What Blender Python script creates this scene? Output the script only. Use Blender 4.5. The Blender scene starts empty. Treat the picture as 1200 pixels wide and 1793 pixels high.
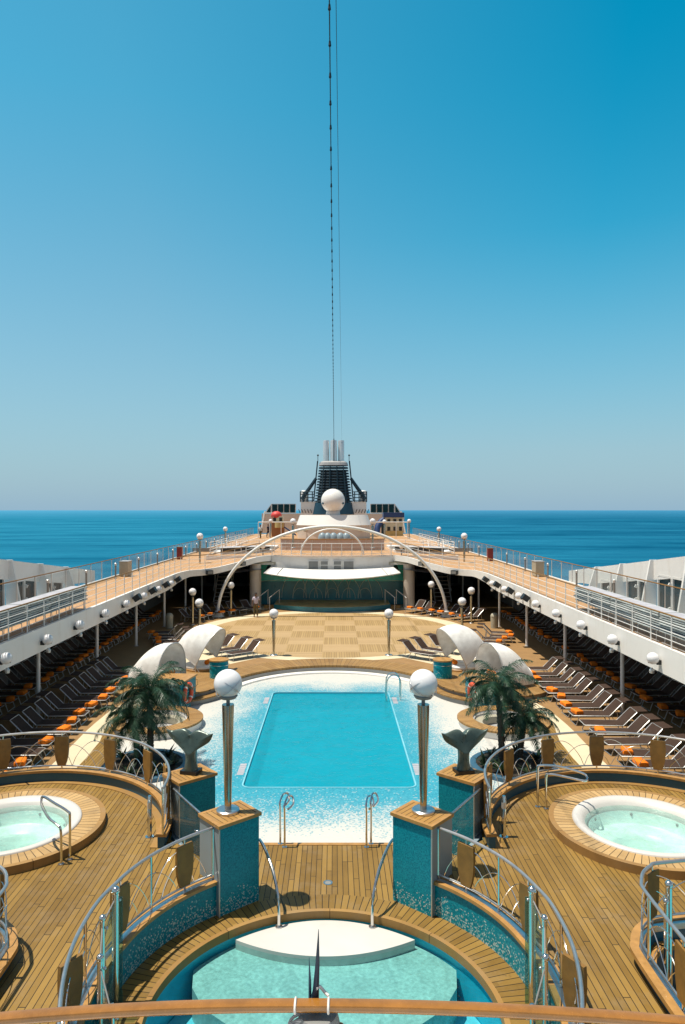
import bpy, bmesh, math, random
from mathutils import Vector, Matrix
R = math.radians; PI = math.pi
sin, cos = math.sin, math.cos
SC = bpy.context.scene
COL = SC.collection
rnd = random.Random(7)

# ------------------------------------------------------------------ mesh helpers
class MB:
    def __init__(s): s.v = []; s.f = []
    def add(s, vs, fs):
        o = len(s.v); s.v += [tuple(p) for p in vs]; s.f += [tuple(i + o for i in f) for f in fs]; return s
    def box(s, c, d, rz=0, ry=0, rx=0):
        m = Matrix.Rotation(rz, 3, 'Z') @ Matrix.Rotation(ry, 3, 'Y') @ Matrix.Rotation(rx, 3, 'X')
        c = Vector(c); h = [x / 2 for x in d]
        vs = [c + m @ Vector((sx * h[0], sy * h[1], sz * h[2])) for sx in (-1, 1) for sy in (-1, 1) for sz in (-1, 1)]
        return s.add(vs, [(0, 1, 3, 2), (4, 6, 7, 5), (0, 4, 5, 1), (2, 3, 7, 6), (0, 2, 6, 4), (1, 5, 7, 3)])
    def tube(s, pts, r, n=8, closed=False):
        P = [Vector(p) for p in pts]; L = len(P)
        rr = r if isinstance(r, (list, tuple)) else [r] * L
        T = []
        for i in range(L):
            if closed: d = P[(i + 1) % L] - P[i - 1]
            else: d = P[min(i + 1, L - 1)] - P[max(i - 1, 0)]
            T.append(d.normalized() if d.length > 1e-9 else Vector((0, 0, 1)))
        a = Vector((0, 0, 1)) if abs(T[0].z) < .9 else Vector((1, 0, 0))
        nrm = (a - T[0] * a.dot(T[0])).normalized()
        vs = []
        for i in range(L):
            nrm = nrm - T[i] * nrm.dot(T[i])
            nrm = nrm.normalized() if nrm.length > 1e-6 else T[i].orthogonal().normalized()
            b = T[i].cross(nrm)
            for k in range(n):
                t = 2 * PI * k / n
                vs.append(P[i] + (nrm * cos(t) + b * sin(t)) * rr[i])
        fs = []
        for i in range(L if closed else L - 1):
            j = (i + 1) % L
            for k in range(n):
                q = (k + 1) % n
                fs.append((i * n + k, i * n + q, j * n + q, j * n + k))
        if not closed:
            fs.append(tuple(reversed(range(n)))); fs.append(tuple(range((L - 1) * n, L * n)))
        return s.add(vs, fs)
    def lathe(s, prof, c=(0, 0, 0), n=32, a0=0, a1=2 * PI, sx=1, sy=1):
        full = abs(a1 - a0 - 2 * PI) < 1e-6
        m = n if full else n + 1
        vs = []; fs = []
        for i in range(m):
            t = a0 + (a1 - a0) * i / n
            for (r, z) in prof: vs.append((c[0] + r * cos(t) * sx, c[1] + r * sin(t) * sy, c[2] + z))
        q = len(prof)
        for i in range(n):
            j = (i + 1) % m
            for k in range(q - 1):
                fs.append((i * q + k, j * q + k, j * q + k + 1, i * q + k + 1))
        return s.add(vs, fs)
    def ring(s, c, r0, r1, z0, z1, n=64, a0=0, a1=2 * PI):          # solid annulus sector
        s.lathe([(r0, z0), (r1, z0), (r1, z1), (r0, z1), (r0, z0)], (c[0], c[1], 0), n, a0, a1)
        if abs(a1 - a0 - 2 * PI) > 1e-6:
            for t in (a0, a1):
                x, y = cos(t), sin(t)
                s.add([(c[0] + r * x, c[1] + r * y, z) for r, z in ((r0, z0), (r1, z0), (r1, z1), (r0, z1))], [(0, 1, 2, 3)])
        return s
    def sphere(s, c, r, n=24, m=14, sz=1):
        vs = [(c[0], c[1], c[2] + r * sz)]; fs = []
        for i in range(1, m):
            p = PI * i / m
            for k in range(n):
                t = 2 * PI * k / n
                vs.append((c[0] + r * sin(p) * cos(t), c[1] + r * sin(p) * sin(t), c[2] + r * cos(p) * sz))
        vs.append((c[0], c[1], c[2] - r * sz))
        for k in range(n): fs.append((0, 1 + k, 1 + (k + 1) % n))
        for i in range(m - 2):
            for k in range(n):
                a = 1 + i * n + k; b = 1 + i * n + (k + 1) % n
                fs.append((a, a + n, b + n, b))
        o = 1 + (m - 2) * n
        for k in range(n): fs.append((o + k, len(vs) - 1, o + (k + 1) % n))
        return s.add(vs, fs)
    def prism(s, poly, z0, z1):
        n = len(poly)
        vs = [(p[0], p[1], z0) for p in poly] + [(p[0], p[1], z1) for p in poly]
        fs = [tuple(reversed(range(n))), tuple(range(n, 2 * n))]
        for i in range(n): fs.append((i, (i + 1) % n, n + (i + 1) % n, n + i))
        return s.add(vs, fs)
    def wall(s, line, z0, z1, t0, t1):       # solid wall along a 2D/3D polyline, offsets t0..t1 to its left
        P = [Vector((p[0], p[1])) for p in line]; L = len(P); N = []
        for i in range(L):
            d = (P[min(i + 1, L - 1)] - P[max(i - 1, 0)]).normalized()
            N.append(Vector((-d.y, d.x)))
        zz = [(p[2] if len(p) > 2 else 0) for p in line]
        g = lambda z, i: z[i] if isinstance(z, (list, tuple)) else z
        vs = []; fs = []
        for i in range(L):
            a = P[i] + N[i] * t0; b = P[i] + N[i] * t1
            lo = zz[i] + g(z0, i); hi = zz[i] + g(z1, i)
            vs += [(a.x, a.y, lo), (b.x, b.y, lo), (b.x, b.y, hi), (a.x, a.y, hi)]
        for i in range(L - 1):
            for k in range(4):
                q = (k + 1) % 4
                fs.append((i * 4 + k, i * 4 + q, i * 4 + 4 + q, i * 4 + 4 + k))
        fs += [(0, 1, 2, 3), tuple(L * 4 - 4 + k for k in (3, 2, 1, 0))]
        return s.add(vs, fs)
    def grid(s, fn, nu, nv, closed_v=False):
        vs = [fn(i / nu, j / nv) for i in range(nu + 1) for j in range(nv + 1)]
        fs = [(i * (nv + 1) + j, (i + 1) * (nv + 1) + j, (i + 1) * (nv + 1) + j + 1, i * (nv + 1) + j + 1) for i in range(nu) for j in range(nv)]
        return s.add(vs, fs)

def origin_of(o):
    v = Vector((0, 0, 0))
    while o is not None: v += o.location; o = o.parent
    return v
def obj(name, mb, mat, parent=None, world=False, smooth=35, weld=0):
    me = bpy.data.meshes.new(name)
    vs = mb.v
    if world and parent is not None:
        w = origin_of(parent); vs = [(p[0] - w.x, p[1] - w.y, p[2] - w.z) for p in vs]
    me.from_pydata(vs, [], mb.f); me.update()
    bm = bmesh.new(); bm.from_mesh(me)
    if weld: bmesh.ops.remove_doubles(bm, verts=bm.verts, dist=weld)
    bmesh.ops.recalc_face_normals(bm, faces=bm.faces); bm.to_mesh(me); bm.free()
    if smooth:
        me.polygons.foreach_set('use_smooth', [True] * len(me.polygons))
        me.set_sharp_from_angle(angle=R(smooth))
    if mat: me.materials.append(mat)
    o = bpy.data.objects.new(name, me); COL.objects.link(o)
    if parent is not None: o.parent = parent
    return o
def sheet(name, outer, holes, z, mat, parent=None):
    bm = bmesh.new(); es = []
    for loop in [outer] + holes:
        vs = [bm.verts.new((p[0], p[1], z)) for p in loop]
        for i in range(len(vs)): es.append(bm.edges.new((vs[i], vs[(i + 1) % len(vs)])))
    bmesh.ops.triangle_fill(bm, use_beauty=True, use_dissolve=False, edges=es)
    for f in bm.faces:
        f.normal_update()
        if f.normal.z < 0: f.normal_flip()
    me = bpy.data.meshes.new(name); bm.to_mesh(me); bm.free()
    me.materials.append(mat)
    o = bpy.data.objects.new(name, me); COL.objects.link(o)
    if parent: o.parent = parent
    return o
def struct(o): o['kind'] = 'structure'; return o
def tag(o, label, cat, group=None):
    o['label'] = label; o['category'] = cat
    if group: o['group'] = group
    return o
def thing(name, label, cat, loc=(0, 0, 0), rz=0, group=None):
    o = bpy.data.objects.new(name, None); COL.objects.link(o)
    o.empty_display_size = .2
    o.location = loc; o.rotation_euler = (0, 0, rz)
    return tag(o, label, cat, group)
KIDS = {}
def dup(o, parent=None):
    c = o.copy(); COL.objects.link(c)
    if parent is not None: c.parent = parent
    for ch in KIDS.setdefault(o.name, list(o.children)): dup(ch, c)
    return c
def place(proto, used, loc, rz, label, group=None, scale=None):
    o = proto if not used else dup(proto)
    used.append(1)
    o.location = loc; o.rotation_euler = (0, 0, rz); o['label'] = label
    if group: o['group'] = group
    if scale: o.scale = scale
    return o
ORD = ['first', 'second', 'third', 'fourth', 'fifth', 'sixth', 'seventh', 'eighth', 'ninth', 'tenth', 'eleventh', 'twelfth', 'thirteenth',
       'fourteenth', 'fifteenth', 'sixteenth', 'seventeenth', 'eighteenth', 'nineteenth', 'twentieth']
def ordw(i):
    if i < 20: return ORD[i]
    n = i + 1
    if n % 10 == 0: return {30: 'thirtieth', 40: 'fortieth', 50: 'fiftieth'}[n]
    return {2: 'twenty', 3: 'thirty', 4: 'forty'}[n // 10] + '-' + ORD[n % 10 - 1]
def arc(c, r, a0, a1, n, z=None):
    return [(c[0] + r * cos(a0 + (a1 - a0) * i / n), c[1] + r * sin(a0 + (a1 - a0) * i / n)) + (() if z is None else (z,)) for i in range(n + 1)]
def mir(pts): return [(-p[0],) + tuple(p[1:]) for p in pts]
def smoothline(pts, k=6):
    P = [Vector(p) for p in pts]; out = []
    for i in range(len(P) - 1):
        a = P[max(i - 1, 0)]; b = P[i]; c = P[i + 1]; d = P[min(i + 2, len(P) - 1)]
        for j in range(k):
            t = j / k
            out.append(.5 * ((2 * b) + (c - a) * t + (2 * a - 5 * b + 4 * c - d) * t * t + (3 * b - a - 3 * c + d) * t ** 3))
    out.append(P[-1]); return [tuple(p) for p in out]
def along(pts, step):                      # evenly spaced points and headings along a polyline
    P = [Vector(p) for p in pts]; out = []; nxt = 0; d = 0
    for a, b in zip(P, P[1:]):
        L = (b - a).length
        while nxt <= d + L + 1e-6 and L > 0:
            out.append((a + (b - a) * ((nxt - d) / L), (b - a).normalized())); nxt += step
        d += L
    return out

# ------------------------------------------------------------------ materials
def newmat(name):
    m = bpy.data.materials.new(name); m.use_nodes = True
    nt = m.node_tree; nt.nodes.clear()
    out = nt.nodes.new('ShaderNodeOutputMaterial')
    return m, nt, out
def lk(nt, a, b): nt.links.new(a, b)
def setin(nt, sock, v):
    if hasattr(v, 'is_linked') or isinstance(v, bpy.types.NodeSocket): lk(nt, v, sock)
    else: sock.default_value = v
def M(nt, op, a, b=None, c=None, clamp=False):
    n = nt.nodes.new('ShaderNodeMath'); n.operation = op; n.use_clamp = clamp
    for i, x in enumerate((a, b, c)):
        if x is not None: setin(nt, n.inputs[i], x)
    return n.outputs[0]
def mixc(nt, f, a, b, blend='MIX'):
    n = nt.nodes.new('ShaderNodeMix'); n.data_type = 'RGBA'; n.blend_type = blend
    setin(nt, n.inputs['Factor'], f)
    for k, x in ((6, a), (7, b)):
        if isinstance(x, tuple) and len(x) == 3: x = x + (1,)
        setin(nt, n.inputs[k], x)
    return n.outputs[2]
def coords(nt, kind='Object'):
    t = nt.nodes.new('ShaderNodeTexCoord'); return t.outputs[kind]
def geopos(nt): return nt.nodes.new('ShaderNodeNewGeometry').outputs['Position']
def sep(nt, v):
    n = nt.nodes.new('ShaderNodeSeparateXYZ'); lk(nt, v, n.inputs[0]); return n.outputs
def comb(nt, x, y, z=0.0):
    n = nt.nodes.new('ShaderNodeCombineXYZ')
    for i, q in enumerate((x, y, z)): setin(nt, n.inputs[i], q)
    return n.outputs[0]
def noise(nt, vec, scale, detail=3, rough=.55, dist=0):
    n = nt.nodes.new('ShaderNodeTexNoise'); n.inputs['Scale'].default_value = scale; n.inputs['Detail'].default_value = detail
    n.inputs['Roughness'].default_value = rough; n.inputs['Distortion'].default_value = dist
    if vec is not None: lk(nt, vec, n.inputs['Vector'])
    return n.outputs['Fac']
def wnoise(nt, vec, col=False):
    n = nt.nodes.new('ShaderNodeTexWhiteNoise'); n.noise_dimensions = '3D'; lk(nt, vec, n.inputs['Vector'])
    return n.outputs['Color' if col else 'Value']
def maprange(nt, v, a, b, c=0.0, d=1.0, smooth=False):
    n = nt.nodes.new('ShaderNodeMapRange'); setin(nt, n.inputs[0], v)
    if smooth: n.interpolation_type = 'SMOOTHSTEP'
    for i, x in enumerate((a, b, c, d)): n.inputs[i + 1].default_value = x
    return n.outputs[0]
def vscale(nt, v, s):
    n = nt.nodes.new('ShaderNodeVectorMath'); n.operation = 'MULTIPLY'; lk(nt, v, n.inputs[0]); n.inputs[1].default_value = s; return n.outputs[0]
def bump(nt, h, strength=.3, dist=.01):
    n = nt.nodes.new('ShaderNodeBump'); n.inputs['Strength'].default_value = strength; n.inputs['Distance'].default_value = dist
    lk(nt, h, n.inputs['Height']); return n.outputs[0]
def bsdf(nt, out, col, rough=.5, metal=0, spec=.5, normal=None, coat=0, trans=0):
    b = nt.nodes.new('ShaderNodeBsdfPrincipled')
    if isinstance(col, tuple): col = tuple(col[:3]) + (1,)
    setin(nt, b.inputs['Base Color'], col); setin(nt, b.inputs['Roughness'], rough)
    b.inputs['Metallic'].default_value = metal; b.inputs['Specular IOR Level'].default_value = spec
    b.inputs['Coat Weight'].default_value = coat; b.inputs['Transmission Weight'].default_value = trans
    if normal is not None: lk(nt, normal, b.inputs['Normal'])
    lk(nt, b.outputs[0], out.inputs[0]); return b
def paint(name, col, rough=.5, metal=0, spec=.5, var=.12, scale=1.5, bmp=0, dirt=None, coat=0):
    m, nt, out = newmat(name)
    p = geopos(nt)
    n = noise(nt, p, scale, 5, .6)
    c = mixc(nt, maprange(nt, n, .3, .7), tuple(x * (1 - var) for x in col), tuple(min(1, x * (1 + var)) for x in col))
    if dirt:
        d = noise(nt, vscale(nt, p, (1, 1, .35)), 2.3, 6, .7)
        c = mixc(nt, M(nt, 'MULTIPLY', maprange(nt, d, .52, .8), .6), c, dirt)
    rr = maprange(nt, noise(nt, p, scale * 4, 3), .2, .8, max(0, rough - .06), min(1, rough + .08))
    nm = bump(nt, noise(nt, p, 60, 3), bmp, .004) if bmp else None
    bsdf(nt, out, c, rr, metal, spec, nm, coat)
    return m
def teak(name, mode='y', c=(0, 0), w=.1, seam=.011, A=(.168, .094, .018), B=(.325, .195, .047), S=(.022, .014, .007), length=2.6, n=None, rough=.6, spec=.3):
    m, nt, out = newmat(name)
    P = geopos(nt); x, y, z = sep(nt, P)[:3]
    if mode == 'radial':
        dx = M(nt, 'SUBTRACT', x, c[0]); dy = M(nt, 'SUBTRACT', y, c[1])
        rad = M(nt, 'SQRT', M(nt, 'ADD', M(nt, 'MULTIPLY', dx, dx), M(nt, 'MULTIPLY', dy, dy)))
        ang = M(nt, 'ARCTAN2', dy, dx)
        u = M(nt, 'MULTIPLY', ang, n / (2 * PI)); l = rad; sw = seam / w
    elif mode == 'arc':
        dx = M(nt, 'SUBTRACT', x, c[0]); dy = M(nt, 'SUBTRACT', y, c[1])
        u = M(nt, 'DIVIDE', M(nt, 'SQRT', M(nt, 'ADD', M(nt, 'MULTIPLY', dx, dx), M(nt, 'MULTIPLY', dy, dy))), w)
        l = M(nt, 'MULTIPLY', M(nt, 'ARCTAN2', dy, dx), 3.0); sw = seam / w
    elif mode == 'x': u = M(nt, 'DIVIDE', y, w); l = x; sw = seam / w
    elif mode == 'rot':
        a = n; u = M(nt, 'DIVIDE', M(nt, 'ADD', M(nt, 'MULTIPLY', x, cos(a)), M(nt, 'MULTIPLY', y, sin(a))), w)
        l = M(nt, 'SUBTRACT', M(nt, 'MULTIPLY', y, cos(a)), M(nt, 'MULTIPLY', x, sin(a))); sw = seam / w
    else: u = M(nt, 'DIVIDE', x, w); l = y; sw = seam / w
    iu = M(nt, 'FLOOR', u); fu = M(nt, 'SUBTRACT', u, iu)
    off = wnoise(nt, comb(nt, iu, 3.7, 1.1))
    lv = M(nt, 'ADD', M(nt, 'DIVIDE', l, length), M(nt, 'MULTIPLY', off, 9.0))
    il = M(nt, 'FLOOR', lv); fl = M(nt, 'SUBTRACT', lv, il)
    rv = wnoise(nt, comb(nt, iu, il, 5.0))
    g = noise(nt, comb(nt, M(nt, 'MULTIPLY', u, 3.0), M(nt, 'MULTIPLY', l, .9), rv), 4.0, 5, .65)
    big = noise(nt, P, .55, 4, .6)
    f = M(nt, 'ADD', M(nt, 'ADD', M(nt, 'MULTIPLY', rv, .55), M(nt, 'MULTIPLY', g, .5)), M(nt, 'MULTIPLY', M(nt, 'SUBTRACT', big, .5), 1.1))
    col = mixc(nt, maprange(nt, f, .1, 1.0), A, B)
    grey = noise(nt, P, 1.7, 5, .7)
    col = mixc(nt, M(nt, 'MULTIPLY', maprange(nt, grey, .50, .72), .42), col, (.27, .20, .12))
    spots = noise(nt, P, 5.0, 3, .6)
    col = mixc(nt, M(nt, 'MULTIPLY', maprange(nt, spots, .7, .78), .5), col, (.08, .045, .02))
    stain = noise(nt, vscale(nt, P, (1, 1, 1)), .9, 6, .72, .8)
    col = mixc(nt, M(nt, 'MULTIPLY', maprange(nt, stain, .56, .72), .30), col, (.13, .075, .03))
    s1 = M(nt, 'LESS_THAN', fu, sw)
    s2 = M(nt, 'LESS_THAN', fl, .005 if mode != 'radial' else 0.0)
    sm = M(nt, 'MAXIMUM', s1, s2)
    col = mixc(nt, sm, col, S)
    h = M(nt, 'SUBTRACT', M(nt, 'MULTIPLY', g, .25), sm)
    bsdf(nt, out, col, rough, 0, spec, bump(nt, h, .5, .004))
    return m
def mosaic(name, kind, tile=.04):
    m, nt, out = newmat(name)
    P = geopos(nt)
    q = vscale(nt, P, (1 / tile,) * 3)
    fl = nt.nodes.new('ShaderNodeVectorMath'); fl.operation = 'FLOOR'; lk(nt, q, fl.inputs[0]); cell = fl.outputs[0]
    a = wnoise(nt, cell); off = nt.nodes.new('ShaderNodeVectorMath'); off.operation = 'ADD'; lk(nt, cell, off.inputs[0]); off.inputs[1].default_value = (17.3, 5.1, 9.7)
    b = wnoise(nt, off.outputs[0])
    x, y, z = sep(nt, P)[:3]
    if kind == 'beach':
        dx = M(nt, 'SUBTRACT', M(nt, 'ABSOLUTE', x), 2.5); dy = M(nt, 'SUBTRACT', M(nt, 'ABSOLUTE', M(nt, 'SUBTRACT', y, 25.45)), 5.25)
        mx = M(nt, 'MAXIMUM', dx, 0.0); my = M(nt, 'MAXIMUM', dy, 0.0)
        d = M(nt, 'SQRT', M(nt, 'ADD', M(nt, 'MULTIPLY', mx, mx), M(nt, 'MULTIPLY', my, my)))
        d = M(nt, 'ADD', d, M(nt, 'MULTIPLY', M(nt, 'SUBTRACT', noise(nt, P, .55, 3), .5), 2.6))
        d = M(nt, 'ADD', d, maprange(nt, y, 18.0, 32.0, -.3, .9))
        f = maprange(nt, d, .25, 3.2, .97, .0, True)
        c1 = mixc(nt, b, (.005, .19, .29), (.07, .39, .49)); c2 = mixc(nt, b, (.53, .53, .49), (.63, .61, .56))
    else:                                        # wall: white flecks towards the foot
        f = M(nt, 'ADD', maprange(nt, M(nt, 'ADD', z, M(nt, 'MULTIPLY', noise(nt, P, 2.5, 3), .35)), kind[0] + .1, kind[1] + .1, .55, 1.02), 0.0)
        c1 = mixc(nt, b, (.0, .16, .225), (.006, .285, .35)); c2 = mixc(nt, b, (.10, .40, .43), (.62, .62, .56))
    pick = M(nt, 'GREATER_THAN', a, f)
    col = mixc(nt, pick, c1, c2)
    if kind == 'beach':
        col = mixc(nt, .5, col, mixc(nt, f, (.57, .56, .52), (.035, .29, .39)))
    bsdf(nt, out, col, .35, 0, .14)
    return m
def schlick(nt, f0, nrm=None):
    g = nt.nodes.new('ShaderNodeNewGeometry'); d = nt.nodes.new('ShaderNodeVectorMath'); d.operation = 'DOT_PRODUCT'
    lk(nt, g.outputs['Incoming'], d.inputs[0]); lk(nt, nrm if nrm is not None else g.outputs['Normal'], d.inputs[1])
    c = M(nt, 'SUBTRACT', 1.0, M(nt, 'ABSOLUTE', d.outputs['Value']), None, True)
    return M(nt, 'ADD', M(nt, 'MULTIPLY', M(nt, 'POWER', c, 5.0), 1 - f0), f0, None, True)
def water(name, tint, ripple=1.2, strength=.25, refl=1.0, milk=0, milkc=(.5, .8, .8)):
    m, nt, out = newmat(name)
    P = geopos(nt)
    h = M(nt, 'ADD', noise(nt, P, ripple, 4, .6, .6), M(nt, 'MULTIPLY', noise(nt, P, ripple * 4, 2), .35))
    nm = bump(nt, h, strength, .25)
    tr = nt.nodes.new('ShaderNodeBsdfTransparent')
    t2 = mixc(nt, maprange(nt, noise(nt, P, ripple * 1.6, 4, .6, 1.2), .35, .7), tuple(x * .86 for x in tint), tuple(min(1, x * 1.06) for x in tint))
    lk(nt, t2, tr.inputs[0])
    base = tr.outputs[0]
    if milk:
        df = nt.nodes.new('ShaderNodeBsdfDiffuse'); df.inputs[0].default_value = milkc + (1,)
        mk = nt.nodes.new('ShaderNodeMixShader')
        f = M(nt, 'MULTIPLY', maprange(nt, noise(nt, P, ripple * .8, 5, .65, 1.0), .3, .7, .86, 1.0), milk)
        lk(nt, f, mk.inputs[0]); lk(nt, base, mk.inputs[1]); lk(nt, df.outputs[0], mk.inputs[2]); base = mk.outputs[0]
    gl = nt.nodes.new('ShaderNodeBsdfGlossy'); gl.inputs['Roughness'].default_value = .04; lk(nt, nm, gl.inputs['Normal'])
    mx = nt.nodes.new('ShaderNodeMixShader')
    lk(nt, M(nt, 'MULTIPLY', schlick(nt, .02, nm), refl), mx.inputs[0]); lk(nt, base, mx.inputs[1]); lk(nt, gl.outputs[0], mx.inputs[2])
    lk(nt, mx.outputs[0], out.inputs[0]); return m
def glass(name, tint=(.84, .88, .88), haze=.07, hazec=(.6, .62, .62), refl=1.0):
    m, nt, out = newmat(name)
    tr = nt.nodes.new('ShaderNodeBsdfTransparent'); tr.inputs[0].default_value = tint + (1,)
    df = nt.nodes.new('ShaderNodeBsdfDiffuse'); df.inputs[0].default_value = hazec + (1,)
    m1 = nt.nodes.new('ShaderNodeMixShader'); m1.inputs[0].default_value = haze
    lk(nt, tr.outputs[0], m1.inputs[1]); lk(nt, df.outputs[0], m1.inputs[2])
    gl = nt.nodes.new('ShaderNodeBsdfGlossy'); gl.inputs['Roughness'].default_value = .03
    m2 = nt.nodes.new('ShaderNodeMixShader'); lk(nt, M(nt, 'MULTIPLY', schlick(nt, .04), refl), m2.inputs[0])
    lk(nt, m1.outputs[0], m2.inputs[1]); lk(nt, gl.outputs[0], m2.inputs[2]); lk(nt, m2.outputs[0], out.inputs[0])
    return m
def seamat():
    m, nt, out = newmat('sea')
    P = geopos(nt)
    st = noise(nt, vscale(nt, P, (.0038, .0105, 1)), 1.0, 6, .62, .5)
    fine = noise(nt, vscale(nt, P, (.012, .05, 1)), 1.0, 5, .65)
    x, y, z = sep(nt, P)[:3]
    chop = noise(nt, vscale(nt, P, (.05, .16, 1)), 1.0, 4, .7)
    f = M(nt, 'ADD', M(nt, 'ADD', M(nt, 'MULTIPLY', st, .72), M(nt, 'MULTIPLY', fine, .36)), M(nt, 'MULTIPLY', M(nt, 'SUBTRACT', chop, .5), .34))
    f = M(nt, 'ADD', f, maprange(nt, x, -400, 400, .13, -.05))
    col = mixc(nt, maprange(nt, f, .4, .72), (.0, .062, .132), (.008, .155, .255))
    wav = M(nt, 'ADD', noise(nt, vscale(nt, P, (.12, .25, 1)), 1.0, 6, .65), 0)
    nm = bump(nt, wav, .8, 2.0)
    df = nt.nodes.new('ShaderNodeBsdfDiffuse'); lk(nt, col, df.inputs[0])
    gl = nt.nodes.new('ShaderNodeBsdfGlossy'); gl.inputs['Roughness'].default_value = .3; lk(nt, nm, gl.inputs['Normal'])
    gl.inputs[0].default_value = (.30, .74, .95, 1)
    fr = nt.nodes.new('ShaderNodeFresnel'); fr.inputs[0].default_value = 1.33; lk(nt, nm, fr.inputs['Normal'])
    mx = nt.nodes.new('ShaderNodeMixShader')
    g = nt.nodes.new('ShaderNodeNewGeometry'); iz = M(nt, 'ABSOLUTE', sep(nt, g.outputs['Incoming'])[2])
    low = M(nt, 'POWER', maprange(nt, iz, 0.0, .022, 1.0, 0.0), 2.0)
    lk(nt, M(nt, 'MAXIMUM', M(nt, 'MULTIPLY', low, .75), M(nt, 'MINIMUM', M(nt, 'MULTIPLY', fr.outputs[0], .55), maprange(nt, st, .35, .7, .07, .28))), mx.inputs[0])
    lk(nt, df.outputs[0], mx.inputs[1]); lk(nt, gl.outputs[0], mx.inputs[2]); lk(nt, mx.outputs[0], out.inputs[0])
    return m
def dancemat():
    m, nt, out = newmat('dance_floor')
    P = geopos(nt); x, y, z = sep(nt, P)[:3]
    u = M(nt, 'DIVIDE', M(nt, 'ADD', x, 21.0), 2.05); v = M(nt, 'DIVIDE', M(nt, 'SUBTRACT', y, 1.0), 2.2)
    iu = M(nt, 'FLOOR', u); iv = M(nt, 'FLOOR', v)
    ck = M(nt, 'MODULO', M(nt, 'ADD', iu, iv), 2.0)
    fx = M(nt, 'FRACT', M(nt, 'DIVIDE', x, .137)); fy = M(nt, 'FRACT', M(nt, 'DIVIDE', y, .2))
    sx = M(nt, 'LESS_THAN', fx, .2); sy = M(nt, 'LESS_THAN', fy, .12)
    ix = M(nt, 'FLOOR', M(nt, 'DIVIDE', x, .137)); iy = M(nt, 'FLOOR', M(nt, 'DIVIDE', y, .2))
    ra = wnoise(nt, comb(nt, ix, iv, 1.0)); rb = wnoise(nt, comb(nt, iu, iy, 2.0))
    big = noise(nt, P, .6, 4)
    ca = mixc(nt, M(nt, 'ADD', M(nt, 'MULTIPLY', ra, .6), M(nt, 'MULTIPLY', big, .4)), (.31, .20, .08), (.45, .305, .135))
    ca = mixc(nt, M(nt, 'MULTIPLY', sx, .6), ca, (.14, .085, .035))
    cb = mixc(nt, M(nt, 'ADD', M(nt, 'MULTIPLY', rb, .5), M(nt, 'MULTIPLY', big, .5)), (.37, .245, .115), (.50, .345, .175))
    cb = mixc(nt, M(nt, 'MULTIPLY', sy, .35), cb, (.12, .075, .035))
    bsdf(nt, out, mixc(nt, ck, ca, cb), .6, 0, .3)
    return m
def fabric(name, col, rough=.8, trans=0):
    m, nt, out = newmat(name)
    P = geopos(nt)
    n = noise(nt, P, 3.0, 4); c = mixc(nt, maprange(nt, n, .3, .7), tuple(x * .85 for x in col), tuple(min(1, x * 1.1) for x in col))
    b = bsdf(nt, out, c, rough, 0, .08, bump(nt, noise(nt, P, 120, 2), .2, .003))
    if trans:
        t = nt.nodes.new('ShaderNodeBsdfTranslucent'); lk(nt, c, t.inputs[0])
        mx = nt.nodes.new('ShaderNodeMixShader'); mx.inputs[0].default_value = trans
        lk(nt, b.outputs[0], mx.inputs[1]); lk(nt, t.outputs[0], mx.inputs[2]); lk(nt, mx.outputs[0], out.inputs[0])
    return m
def leafmat(name, A, B):
    m, nt, out = newmat(name)
    P = geopos(nt)
    c = mixc(nt, maprange(nt, noise(nt, P, 3.5, 3), .3, .7), A, B)
    b = bsdf(nt, out, c, .42, 0, .5)
    t = nt.nodes.new('ShaderNodeBsdfTranslucent'); lk(nt, c, t.inputs[0])
    mx = nt.nodes.new('ShaderNodeMixShader'); mx.inputs[0].default_value = .2
    lk(nt, b.outputs[0], mx.inputs[1]); lk(nt, t.outputs[0], mx.inputs[2]); lk(nt, mx.outputs[0], out.inputs[0])
    return m

JC = (6.25, 13.8); KC = (6.3, 13.25); WC = (0, 9.5)
mt = {}
mt['teak'] = teak('teak_deck')
mt['teak_x'] = teak('teak_small', 'rot', n=R(41), w=.095, A=(.30, .15, .035), B=(.44, .245, .07))
mt['teak_x2'] = teak('teak_small_two', 'rot', n=R(-41), w=.095, A=(.30, .15, .035), B=(.44, .245, .07))
mt['teak_j1'] = teak('teak_tub_ring', 'radial', c=(-JC[0], JC[1]), n=78, w=.12, A=(.38, .235, .095), B=(.56, .37, .165))
mt['teak_j2'] = teak('teak_tub_ring_two', 'radial', c=JC, n=78, w=.12, A=(.38, .235, .095), B=(.56, .37, .165))
mt['teak_w'] = teak('teak_pool_ring', 'radial', c=WC, n=150, w=.115, seam=.013)
mt['nosing'] = teak('teak_nosing', 'arc', c=WC, w=3.0, seam=0, A=(.26, .14, .04), B=(.40, .235, .075), length=2.2)
mt['cap'] = paint('teak_cap', (.40, .21, .06), .45, var=.2, scale=6)
mt['panel'] = paint('teak_panel', (.22, .112, .022), .55, var=.25, scale=5)
mt['varnish'] = paint('varnished_teak', (.30, .125, .02), .25, var=.22, scale=9, coat=.5)
mt['dance'] = dancemat()
mt['tan'] = paint('deck_rubber', (.29, .165, .062), .8, var=.12, scale=2, bmp=.2)
mt['walk'] = teak('walkway_teak', 'y', w=.14, seam=.008, A=(.43, .245, .105), B=(.57, .335, .172), S=(.2, .11, .06), length=3)
mt['cream'] = paint('cream_paving', (.62, .53, .36), .75, var=.06, scale=1.2)
mt['beach'] = mosaic('pool_mosaic', 'beach', .038)
mt['wallm'] = mosaic('wall_mosaic', (.95, 1.5), .02)
mt['pilm'] = mosaic('pillar_mosaic', (.85, 1.45), .018)
mt['barm'] = mosaic('bar_mosaic', (-.3, .75), .03)
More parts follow.
